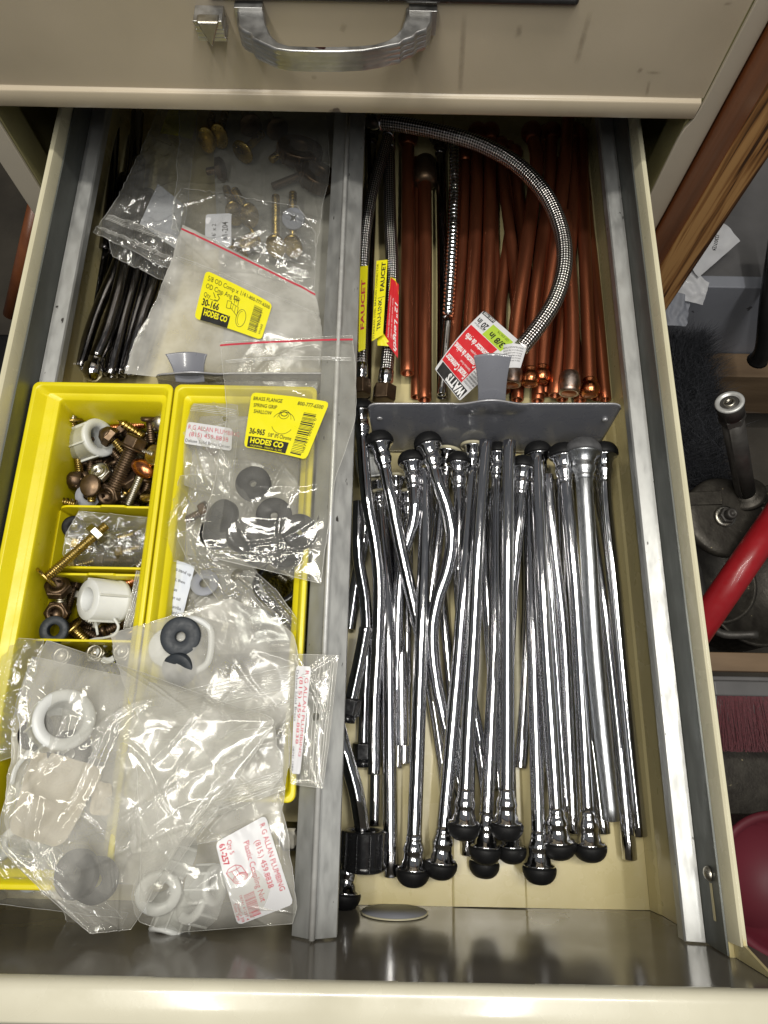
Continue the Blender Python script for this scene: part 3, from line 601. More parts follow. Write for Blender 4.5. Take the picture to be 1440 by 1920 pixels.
cop('low copper tube under the front mouths, right', [(1046, 470, 6), (1074, 620, 6), (1088, 752, 6)], 'O', 'O', r=5.4)
cop('low dark copper tube lost in the shadow of the hose', [(930, 300, 8), (924, 430, 8), (936, 600, 8), (950, 700, 6)], 'T', 'O', r=5.4)
ctube('dark chrome tube with a round head between the copper tubes', [(826, 280, 14), (828, 400, 15), (830, 560, 16), (829, 745, 16)], ('N', 'O'), r=4.7, m='darkchrome', group=None)
for i_, (lb_, pts_) in enumerate((('copper tube low between the two leftmost thick ones', [(781, 300, 6), (781, 500, 6), (781, 745, 6)]),
    ('copper tube just right of the corrugated tube', [(866, 300, 8), (862, 480, 8), (856, 620, 6)]),
    ('copper tube lying low in the middle of the close row', [(905, 270, 8), (900, 450, 8), (892, 660, 6)]),
    ('copper tube low under the crossing of the slanted ones', [(955, 270, 6), (958, 420, 6), (966, 560, 6), (980, 720, 5)]),
    ('copper tube low behind the longest one', [(1020, 240, 8), (1036, 400, 8), (1036, 560, 8), (1022, 740, 6)]),
    ('copper tube low along the right, beside the wall', [(1104, 250, 8), (1108, 420, 8), (1116, 600, 8), (1120, 748, 6)]),
    ('copper tube low under the wide tinned mouth', [(1050, 300, 8), (1052, 480, 8), (1056, 640, 8), (1054, 750, 6)]))):
    cop(lb_, pts_, 'O', 'O', r=5.0)
# corrugated chrome tube
path = spline([P(*q) for q in ((853, 262, 26), (852, 360, 27), (847, 480, 27), (840, 592, 26))], 70)
t = thing('corrugated_tube', 'thin corrugated chrome tube lying between the copper tubes', 'tube', (path[100].x, path[100].y, 0))
Lp = [0]
for i in range(1, len(path)): Lp.append(Lp[-1] + (path[i] - path[i - 1]).length)
rr = [4.9 + .75 * math.sin(l_ / 4.2 * 2 * math.pi) for l_ in Lp]
MB().tube(path, rr, 14).build('bellows', M['chrome2'], t)
path = spline([P(*q) for q in ((840, 600, 26), (836, 650, 24), (828, 740, 22))], 8)
MB().tube(path, 4.2, 14, hollow=(False, True)).build('pipe', M['chrome'], t)

# ================================================================ braided hoses
def hose(label, pts, r, endA=None, endB=None, name='braided_hose'):
    path = lay(pts); c = path[len(path) // 2]
    t = thing(name, label, 'hose', (c.x, c.y, 0), 'stainless braided hoses')
    MB().tube(path, r, 20).build('braid', M['braid'], t)
    for p, q, k in ((path[0], path[1], endA), (path[-1], path[-2], endB)):
        d = (p - q).normalized()
        if k in ('ferrule', 'nut'):
            MB().lathe([(-4, r * 1.02), (-3, r * 1.12), (7, r * 1.12), (8, r * .95), (9, r * .9), (12, r * .95)], p, d, 20).build('ferrule', M['chrome2'], t)
        if k == 'nut':
            MB().lathe([(11, r * 1.2), (12, r * 1.75), (25, r * 1.75), (26, r * 1.5)], p, d, 6, smooth=False, roll=.3).build('hex_nut', M['bronze'], t, bevel=.6)
    return t
hose('long stainless braided hose arching over the copper tubes', [(712, 229, 62), (752, 233, 68), (827, 248, 74), (902, 271, 78), (970, 309, 82), (1024, 367, 84), (1053, 435, 86), (1058, 500, 88), (1041, 562, 88), (1010, 612, 88), (978, 652, 88)], 6.6, 'ferrule', None)
hose('braided hose leaning from the divider with a yellow faucet tag', [(729, 252, 40), (715, 300, 42), (697, 365, 42), (684, 450, 40), (679, 560, 34), (677, 690, 30)], 5.3, 'ferrule', 'nut')
hose('braided hose with a red length tag, right of the first tagged one', [(729, 275, 26), (731, 400, 28), (735, 500, 30), (733, 600, 30), (724, 702, 28)], 6.0, 'ferrule', 'nut')
ctube('dark smooth tube lying behind the leaning braided hose', [(697, 262, 16), (696, 400, 16), (690, 560, 14), (686, 745, 12)], ('N', 'O'), r=4.4, m='darkchrome', group=None)

# ================================================================ chrome tubes behind the left bags, dark reflections put into their colour
bg = 'dark tubes in the rear left compartment'
def dtube(label, pts, ends=('O', 'O'), r=5.7): return ctube(label, pts, ends, r=r, m='darkchrome', group=bg)
dtube('dark tube with a round chrome collar at its lower end behind the yellow bin', [(262, 300, 46), (238, 480, 44), (205, 610, 42), (180, 672, 40)], ('O', 'B'))
q = P(176, 690, 39); 
MB().lathe([(-14, 5), (-8, 6.8), (-4, 6.6), (-2, 8.4), (6, 8.0), (11, 5), (12, 2)], q, (-.12, -1, 0), 18).build('collar', M['chrome2'], tag(thing('tube_end', 'round chrome end plug behind the corner of the yellow bin', 'plug', q)))
dtube('leftmost dark tube along the drawer wall', [(236, 330, 16), (203, 450, 16), (178, 560, 15), (160, 690, 14)])
dtube('dark tube resting on top of the left pair', [(246, 420, 30), (220, 500, 30), (182, 590, 28), (150, 690, 26)])
dtube('dark tube in the middle of the shadowed row', [(280, 360, 36), (258, 500, 34), (232, 600, 32), (207, 705, 28)])
dtube('dark tube right of the shadowed middle one', [(296, 380, 26), (276, 510, 26), (252, 600, 24), (222, 705, 20)])
dtube('dark tube fifth along behind the torn clear bag', [(312, 400, 38), (292, 515, 36), (266, 600, 34), (238, 700, 28)])
dtube('short dark tube next to the milky bag edge', [(326, 420, 22), (306, 520, 20), (284, 600, 18), (256, 700, 14)])
dtube('dark tube under the others, nearest the drawer floor', [(250, 260, 8), (222, 440, 8), (196, 560, 8), (186, 700, 8)])
dtube('dark tube lying high in the deepest shadow at the back', [(214, 215, 30), (210, 300, 30), (204, 380, 28), (196, 470, 24)])
dtube('second dark tube in the deepest shadow at the back', [(258, 212, 26), (252, 300, 26), (240, 400, 24), (226, 500, 20)])
# ================================================================ yellow bins
def ybin(label, x0, x1, y0, y1, z1=97, over=False):
    t = thing('yellow_bin', label, 'bin', ((x0 + x1) / 2, (y0 + y1) / 2, 0), 'yellow plastic bins side by side')
    secs = [(1.6, 70, 14.5), (1, 88.5, 14.0), (0, 89.6, 0), (0, z1 - .6, 0), (.8, z1, 0), (3.0, z1, 0), (4.0, z1 - 1.0, 0), (6.0, z1 - 7, 3), (9.6, z1 - 9.4, 8), (10.4, z1 - 11, 8), (12.5, z1 - 30, 5), (14, 15, 1), (16, 12.5, 1), (16, 11.4, 1), (12, 11.2, 3), (4, 62, 13), (1.6, 70, 14.5)]
    r = 5; K = 6; rows = []
    for ins, z, ex in secs:
        X0, X1, Y0, Y1 = x0 + ins + (ex if over else 0), x1 - ins, y0 + ins, y1 - ins; ring = []
        rr = max(1.2, r - ins * .2)
        for cx_, cy_, a0 in ((X1 - rr, Y1 - rr, 0), (X0 + rr, Y1 - rr, 90), (X0 + rr, Y0 + rr, 180), (X1 - rr, Y0 + rr, 270)):
            for k in range(K + 1):
                a = math.radians(a0 + 90 * k / K); ring.append(V(cx_ + rr * math.cos(a), cy_ + rr * math.sin(a), z))
        rows.append(ring)
    n = len(rows[0]); b = MB(); vs = [p for r_ in rows for p in r_]
    fs = [(i * n + k, i * n + (k + 1) % n, (i + 1) * n + (k + 1) % n, (i + 1) * n + k) for i in range(len(rows) - 1) for k in range(n)]
    fs.append([12 * n + k for k in range(n)])
    b.add(vs, fs, False); b.build('body', M['yellow'], t, bevel=.5)
    return t
lb = ybin('left yellow plastic bin holding loose bolts behind its low partitions', -266.5, -160.6, -90, 252, over=True)
rb = ybin('right yellow plastic bin beside the steel divider, mostly hidden by bags', -159.4, -52, -39, 252)
def partition(t, y, ztop, x0, x1, tall=False, notch=True, lean=0):
    b = MB(); pts = []
    def out(off):
        q = [V(x0 + 6, y + off, 8)]
        q.append(V(x0 - 2, y + off, ztop - 14))
        for k in range(7):
            a = math.pi - k / 6 * math.pi / 2
            q.append(V(x0 + 8 + 10 * math.cos(a), y + off + lean, ztop - 10 + 10 * math.sin(a)))
        xm0, xm1 = x0 + (x1 - x0) * .42, x0 + (x1 - x0) * .70
        if notch: q += [V(xm0, y + off + lean, ztop), V(xm0 + 2, y + off + lean, ztop + 1.8), V(xm1 - 2, y + off + lean, ztop + 1.8), V(xm1, y + off + lean, ztop)]
        q += [V(x1, y + off + lean, ztop), V(x1, y + off, 8)]
        return q
    A, B = out(0), out(1.8)
    n = len(A); b.add(A + B, [list(range(n))[::-1], [n + i for i in range(n)]] + [(i, (i + 1) % n, n + (i + 1) % n, n + i) for i in range(n)])
    b.build('partition', M['yellow'], t, bevel=.35)
def cell(t, ya, yb, ztop, x0, x1):
    """low cup set in the bin: its far and near walls and the curved left side between them"""
    partition(t, ya, ztop, x0, x1); partition(t, yb + 2, ztop - 1.5, x0, x1, notch=False)
    b = MB()
    b.prism([V(x0 + 5, ya, 8), V(x0 - 3.4, ya, ztop - 9), V(x0 - 2, ya, ztop - 8.4), V(x0 + 6.6, ya, 8)], (0, 0, 0), (0, yb - ya + 2, 0)); b.build('cell_side', M['yellow'], t, bevel=.3)
yA, yB, yC = P(200, 952, 66).y, P(200, 1071, 66).y, P(200, 1209, 66).y
xa = P(88, 1020, 62).x
xb = P(292, 1000, 66).x
cell(lb, yA, yB, 66, xa + 6, xb - 2); cell(lb, yB - 3.5, yC, 66, xa + 3, xb - 2)

# ================================================================ loose hardware
P_ = P
def P(x, y, z=0.0): return P_(x, y, z + 17 * (1 - z / 100)) if z < 70 and x < 310 and 760 < y < 1240 else P_(x, y, z)
def thread(p0, p1, r, pitch=1.6, seg=12, dep=.16):
    p0, p1 = Vector(p0), Vector(p1); L = (p1 - p0).length; n = max(2, int(L / pitch)); d = (p1 - p0) / n
    pts = []; rr = []
    for i in range(n):
        for t_, k in ((0, 1 - dep), (.3, 1), (.6, 1), (.9, 1 - dep)):
            pts.append(p0 + d * (i + t_)); rr.append(r * k)
    pts.append(p1); rr.append(r * .8)
    return MB().tube(pts, rr, seg)
def zap(p0, p1, k): return Vector(p0).lerp(Vector(p1), k)
def bolt(label, a, c, head, m, r=3.4, hr=8.5, nut=None, shank=None, name='bolt', group='loose bolts in the left bin', point=False, pitch=1.7):
    """a: head, c: tip (photo x, photo y, height)"""
    A, C_ = P(*a), P(*c); t = thing(name, label, name.replace('_', ' '), (A.x, A.y, 0), group)
    d = (C_ - A).normalized(); mt = M[m]; ms = M[shank] if shank else mt
    if point:
        n = max(3, int((C_ - A).length / 3.2)); pts = []; rr = []
        for i in range(n * 4 + 1):
            f = i / (n * 4); pts.append(A.lerp(C_, f)); rr.append((r * (1.15 if i % 4 in (0, 1) else .72)) * (1 if f < .75 else max(.12, (1 - f) * 4)))
        MB().tube(pts, rr, 12).build('thread', ms, t)
    else: thread(A, C_, r, pitch).build('thread', ms, t)
    if head == 'oval': MB().lathe([(-1.6, hr * .9), (-1.0, hr), (.8, hr), (1.6, hr * .85), (2.4, r)], A, d, 24, sx=.62).build('head', mt, t)
    if head == 'disc': MB().lathe([(-1.2, hr * .93), (-.6, hr), (.6, hr), (1.2, hr * .93)], A, d, 24).build('head', mt, t)
    if head == 'dome': MB().lathe([(-hr * .85, hr * .15), (-hr * .78, hr * .5), (-hr * .5, hr * .85), (0, hr), (1, hr), (1.4, hr * .9)], A, d, 24).build('head', mt, t)
    if head == 'hex': MB().lathe([(-5, hr * .88), (-4.4, hr), (.4, hr), (1, hr * .9)], A, d, 6, smooth=False).build('head', mt, t, bevel=.4)
    if head == 'flange':
        MB().lathe([(0, hr * 1.3), (1.4, hr * 1.3), (1.6, hr)], A, d, 24).build('washer', mt, t)
        MB().lathe([(-9, hr * .8), (-8, hr), (-.2, hr), (0, hr * .9)], A, d, 6, smooth=False).build('head', mt, t, bevel=.5)
    if nut:
        k, nm, nr = nut; q = A.lerp(C_, k)
        MB().lathe([(-3, nr * .9), (-2.4, nr), (2.4, nr), (3, nr * .9)], q, d, 6, smooth=False, roll=.4).build('nut', M[nm], t, bevel=.4)
    return t
def nut(label, c, axis, r, h, m, dome=False, name='nut', group='loose bolts in the left bin', hexa=True):
    q = P(*c); t = thing(name, label, name.replace('_', ' '), q, group); ax = Vector(axis).normalized()
    if hexa: MB().lathe([(0, r * .55), (0, r * .92), (.7, r), (h - .7, r), (h, r * .92), (h, r * .55), (h - .5, r * .5), (.5, r * .5), (0, r * .55)], q, ax, 6, smooth=False, cap=(False, False)).build('flats', M[m], t, bevel=.4)
    if dome: MB().lathe([(h * .8, r * .92), (h, r * .9), (h + r * .45, r * .65), (h + r * .72, r * .2)], q, ax, 24).build('dome', M[m], t)
    else:
        MB().lathe([(h - .3, r * .8), (h + 1, r * .8), (h + 1.2, r * .5), (h * .4, r * .45)], q, ax, 24, cap=(False, True)).build('collar', M[m], t)
    return t
def washer(label, c, axis, r, hole, h, m, name='washer', group=None, sl=False):
    q = P(*c); t = MB().lathe([(0, r * hole), (0, r * .94), (.7, r), (h - .7, r), (h, r * .94), (h, r * hole + .5), (h - .6, r * hole), (0, r * hole)], q, axis, 40, cap=(False, False)).build(name, M[m])
    # origin at the washer itself
    for v in t.data.vertices: v.co -= q * S
    t.location = q * S
    return tag(t, label, name.replace('_', ' '), group)
bolt('gilt bolt standing against the left wall of the bin with its oval collar up', (136, 789, 52), (150, 893, 30), 'disc', 'brass', 3.2, 7.8)
bolt('stub of the gilt bolt poking up through its collar', (139, 770, 58), (137, 786, 54), None, 'zinc', 2.6, name='screw_tip')
ringnut('nylon_nut', 'white nylon nut lying on its side in the top compartment among bolts', 'nut', P(150, 834, 34), (.86, .06, .5), 15, 25, M['nylon'], 6, hole=.58)
nut('brown bronze cap nut leaning on the white nylon nut', (213, 824, 52), (-.8, .5, .35), 8.5, 6, 'bronze', True, 'cap_nut')
bolt('short brass shank running out of the bronze cap nut', (214, 826, 50), (232, 846, 44), None, 'brass', 3.4, name='stud')
bolt('gilt lag screw pointing left above the cap nut', (268, 819, 50), (221, 788, 50), None, 'brass', 3.0, point=True, name='lag_screw')
bolt('copper-coloured bolt lying across the back of the bin', (272, 796, 40), (208, 803, 40), None, 'copperbright', 3.0)
bolt('bronze bolt hanging head up at the back wall', (280, 784, 54), (284, 830, 40), 'oval', 'bronze', 3.2, 10)
nut('polished ball-topped nut in the right back corner', (303, 797, 48), (0, .2, .98), 8.4, 4, 'zinc', True, 'cap_nut')
bolt('coarse lag screw dropping down below the polished ball nut', (304, 804, 42), (302, 842, 26), None, 'bronze', 3.4, point=True, name='lag_screw')
bolt('thick dark bronze bolt with a flange, biggest in the bin', (249, 838, 54), (209, 926, 38), 'flange', 'bronze', 6.0, 9.2, pitch=2.0)
nut('dark hexagonal bronze nut under the thick bolt', (209, 926, 34), (-.2, -.5, .8), 10, 7, 'bronze', False, 'nut')
h_ = bolt('brass closet bolt with letters stamped in its oval head', (289, 853, 56), (262, 846, 50), None, 'zinc', 3.0, 9)
q = P(289, 853, 57)
rot = Matrix.Rotation(math.radians(18), 4, 'Z')
ovb = MB(); ovb.lathe([(-1.5, 7), (-1, 7.6), (.6, 7.6), (1.1, 6.9), (1.2, 6.2), (.9, 5.9)], (0, 0, 0), (0, 0, 1), 28)
ovb.v = [q + rot.to_3x3() @ Matrix.Rotation(-.35, 3, 'X') @ V(p_.x, p_.y * 1.5, p_.z) for p_ in ovb.v]
ov = ovb.build('stamped_head', M['brass'], h_)
bolt('zinc bolt under an amber oval dome', (266, 886, 54), (241, 946, 34), None, 'zinc', 3.3)
q = P(269, 879, 56); ob = MB(); ob.lathe([(0, 9), (1.5, 9.4), (3, 8.6), (5.4, 5), (6, 1)], (0, 0, 0), (0, 0, 1), 26)
ob.v = [q + Matrix.Rotation(-.6, 3, 'Z') @ Matrix.Rotation(.3, 3, 'X') @ V(p_.x * 1.1, p_.y * .72, p_.z) for p_ in ob.v]
tag(ob.build('oval_cap', M['copperbright']), 'amber oval cap with a bright rim in the middle of the bolts', 'cap')
nut('shiny round chrome nut under the white nylon nut', (190, 890, 44), (-.1, .2, .95), 9, 5, 'zinc', False, 'nut')
q = P(170, 911, 52); ob = MB(); ob.lathe([(-1.4, 8), (0, 8.6), (1.6, 8.4), (2.6, 7.2), (2.7, .5)], (0, 0, 0), (0, 0, 1), 26)
ob.v = [q + Matrix.Rotation(.15, 3, 'X') @ V(p_.x * .92, p_.y * 1.08, p_.z) for p_ in ob.v]
tag(ob.build('oval_cap', M['bronze']), 'dark brown oval head over a short brass shank near the partition', 'cap')
bolt('short brass shank below the dark brown oval head', (171, 915, 48), (172, 941, 42), None, 'brass', 3.2, name='stud')
washer('pale grey washer under the dark oval head beside the partition', (165, 930, 36), (.1, -.25, .95), 9.6, .35, 1.2, 'bluegrey')
nut('brown nut half hidden left of the dark oval head', (149, 905, 34), (-.4, .1, .9), 8, 6, 'bronze', True, 'cap_nut')
bolt('gilt lag screw pointing at the left wall of the bin', (142, 946, 42), (93, 935, 44), None, 'brass', 3.3, point=True, name='lag_screw')
bolt('dark bolt beneath the nylon nut, left of the chrome nut', (172, 850, 34), (168, 900, 24), None, 'bronze', 3.2)
for i, (a, c, hd_, m_, lb_) in enumerate((
    ((216, 866, 38), (232, 892, 30), 'oval', 'bronze', 'brown oval-headed bolt between the chrome nut and the thick bolt'),
    ((244, 903, 38), (262, 925, 24), 'hex', 'bronze', 'brown hex-headed bolt right of the thick bolt'),
    ((283, 928, 46), (296, 958, 30), 'disc', 'brass', 'brass disc-headed bolt in the lower right corner of the compartment'),
    ((280, 897, 40), (268, 938, 26), 'oval', 'bronze', 'brown bolt leaning beside the amber cap'),
    ((294, 888, 40), (300, 930, 26), 'disc', 'zinc', 'zinc bolt with a thin round head along the right wall'),
    ((232, 806, 34), (262, 840, 22), 'hex', 'bronze', 'dark hex bolt buried below the gilt lag screw'),
    ((196, 842, 20), (240, 880, 16), 'hex', 'bronze', 'dark bolt buried at the bottom under the nylon nut'),
    ((180, 870, 18), (160, 935, 16), 'disc', 'bronze', 'dark bolt at the bottom beside the pale washer'),
    ((252, 862, 24), (292, 872, 20), 'disc', 'zinc', 'zinc bolt buried between the stamped head and the amber cap'),
    ((222, 940, 22), (262, 950, 16), 'hex', 'bronze', 'dark bolt at the foot of the partition'),
    ((190, 800, 20), (230, 822, 16), 'hex', 'bronze', 'dark bolt behind the nylon nut'),
    ((270, 850, 18), (296, 815, 14), 'oval', 'brass', 'brass bolt buried behind the stamped head'),
    ((296, 906, 20), (276, 960, 14), 'hex', 'bronze', 'dark bolt buried at the right wall'))):
    bolt(lb_, a, c, hd_, m_, 3.3, 8.4)
for i in range(26):
    x, y = 150 + R_.random() * 145, 790 + R_.random() * 150; a_ = R_.uniform(0, 2 * math.pi); l_ = R_.uniform(22, 42); z_ = R_.uniform(18, 34)
    x2, y2 = min(298, max(140, x + l_ * math.cos(a_))), min(945, max(785, y + l_ * math.sin(a_)))
    bolt('small mixed screw buried among the bolts of the top compartment', (x, y, z_), (x2, y2, z_ + R_.uniform(-8, 8)), R_.choice(['oval', 'disc', 'hex', 'dome']), R_.choice(['brass', 'bronze', 'bronze', 'zinc']), R_.uniform(2.2, 3.2), R_.uniform(5, 7.5), group='small screws buried under the bolts')
for i in range(10):
    x, y = 110 + R_.random() * 150, 1100 + R_.random() * 98; a_ = R_.uniform(0, 2 * math.pi); z_ = R_.uniform(16, 28)
    bolt('small mixed screw buried at the bottom of the lower cell', (x, y, z_), (max(96, min(270, x + 30 * math.cos(a_))), max(1095, min(1200, y + 30 * math.sin(a_))), z_), R_.choice(['oval', 'disc', 'hex']), R_.choice(['brass', 'bronze', 'zinc']), 2.8, 6.5, group='small screws buried in the lower cell')
for i in range(16):
    x, y = 175 + R_.random() * 120, 815 + R_.random() * 125
    nut('small dark nut buried deep among the bolts of the top compartment', (x, y, 12 + R_.random() * 8), (R_.uniform(-1, 1), R_.uniform(-1, 1), .8), 7, 5, R_.choice(['bronze', 'bronze', 'zinc']), False, 'nut', 'small nuts buried under the bolts')
# middle cell
washer('black rubber washer against the left wall of the middle cell', (139, 988, 42), (.3, -.3, .9), 8.6, .3, 4, 'rubber')
bolt('long gilt bolt laid across two cells with a hex nut near its end', (87, 1083, 78), (200, 985, 66), 'disc', 'brass', 3.5, 9.5, nut=(.83, 'zinc', 8.2), shank='brass')
bolt('gilt bolt poking out at the right end of the middle cell', (287, 1030, 44), (258, 1064, 40), 'hex', 'zinc', 3.3, 7.5)
for a, c, m_, lb_ in (((205, 1013, 42), (252, 1001, 44), 'brass', 'brass bolt in the small clear bag, uppermost'), ((232, 1034, 38), (264, 1025, 40), 'brass', 'brass bolt in the small clear bag, middle right'), ((144, 1061, 34), (178, 1051, 36), 'brass', 'brass bolt in the small clear bag, lowest'), ((196, 1050, 30), (250, 1052, 30), 'bronze', 'dark bolt in the small clear bag beneath the brass ones'), ((148, 1022, 34), (176, 1030, 32), 'brass', 'brass bolt in the small clear bag behind the long bolt')):
    bolt(lb_, a, c, 'hex', m_, 3.0, 7, group='bolts inside the small clear bag')
nut('zinc hex nut inside the small clear bag beside the long bolt', (204, 1012, 48), (.3, -.5, .8), 7, 5, 'zinc', False, 'nut', None)
washer('zinc washer inside the small clear bag', (188, 1020, 44), (.8, .1, .5), 6.5, .5, 1.5, 'zinc')
# lower cell
nut('dark bronze hex nut uppermost in the lower cell', (111, 1106, 44), (.1, .35, .9), 10, 7, 'bronze', False, 'nut')
bolt('short chrome stud between two nuts in the lower cell', (114, 1112, 46), (114, 1134, 42), None, 'zinc', 4.2, name='stud')
nut('brass-sided hex nut lower in the same stack', (112, 1148, 38), (0, -.3, .9), 9.5, 7, 'bronze', False, 'nut')
ringnut('nylon_nut', 'white ribbed nylon nut filling the middle of the lower cell', 'nut', P(163, 1124, 62), (.62, .10, -.78), 15.0, 27, M['nylon'], 4, hole=.55)
washer('blue-grey split rubber washer in the lower left corner of the cell', (105, 1182, 50), (.05, -.1, 1), 10.2, .42, 5, 'bluerubber')
bolt('bronze flanged bolt beside the split washer', (134, 1175, 44), (160, 1200, 34), 'disc', 'brass', 4.2, 9)
bolt('coppery bolt behind the white ribbed nut', (228, 1100, 36), (262, 1082, 40), None, 'copperbright', 4.2)
for a, c, hd_, lb_ in (((148, 1180, 26), (190, 1200, 22), 'hex', 'dark bolt under the white ribbed nut'), ((196, 1185, 30), (226, 1170, 28), 'oval', 'brown bolt below the white ribbed nut'), ((140, 1100, 22), (120, 1160, 20), 'hex', 'dark bolt at the left wall of the lower cell'), ((214, 1195, 22), (244, 1140, 20), 'hex', 'dark bolt at the right wall of the lower cell'), ((160, 1160, 16), (220, 1150, 16), 'disc', 'dark bolt beneath everything in the lower cell')):
    bolt(lb_, a, c, hd_, 'bronze', 3.4, 8)
tag(MB().tube(spline([P(*q) for q in ((214, 1160, 50), (222, 1175, 50), (214, 1190, 48), (196, 1196, 44), (178, 1198, 40), (160, 1204, 36))], 8), 1.0, 8).build('cable_tie', M['nylon']), 'thin white plastic tie curling below the ribbed nut', 'tie')
b = MB(); b.prism([P(176, 1160, 46), P(182, 1162, 46), P(186, 1190, 40), P(182, 1192, 40)], (0, 0, 0), (0, 0, 1.2)); tag(b.build('plastic_spike', M['nylon'], bevel=.3), 'small white plastic spike under the ribbed nylon nut', 'spike')

# things at the foot of the left bin and in the right bin
washer('white nylon washer lying low in front of the cells', (205, 1222, 30), (0, 0, 1), 9, .5, 3, 'nylon')
for i, (x, y) in enumerate(((182, 1226), (232, 1224), (120, 1232))):
    nut(('zinc nut just in front of the lower cell, left', 'zinc nut just in front of the lower cell, right', 'zinc nut in front of the lower cell near the wall')[i], (x, y, 30), (0, .1, 1), 8, 5, 'zinc', False, 'nut', None)
q = P(526, 1108, 60); ringnut('ring_nut', 'black plastic ring nut in the right yellow bin near its wall', 'nut', q, (-.1, .25, .95), 17, 14, M['blackplastic'], 8, hole=.78)
bolt('long machine screw in the right bin, upper of the crossing pair', (446, 1080, 70), (556, 1170, 62), 'dome', 'zinc', 2.6, 5.5, name='machine_screw', group='long screws in the right bin', pitch=1.3)
bolt('long machine screw in the right bin, lower of the crossing pair', (436, 1092, 66), (548, 1186, 58), 'dome', 'zinc', 2.8, 5.5, name='machine_screw', group='long screws in the right bin', pitch=1.3)
bolt('small screw with a knurled end under the white printed label', (362, 892, 66), (380, 884, 66), None, 'zinc', 5.2, name='machine_screw', group=None)
for i, (a, c) in enumerate((((350, 930, 40), (420, 960, 40)), ((380, 1000, 40), (440, 960, 40)), ((470, 1150, 44), (540, 1130, 44)), ((500, 1060, 40), (540, 1090, 40)), ((430, 1180, 40), (500, 1200, 40)))):
    bolt(('zinc bolt under the folded clear bag', 'zinc bolt low under the washer bag', 'zinc bolt below the black ring nut', 'zinc bolt just above the black ring nut', 'zinc bolt below the crossing screws')[i], a, c, 'hex', 'zinc', 3.4, 8, group='bolts low in the right bin')

P = P_
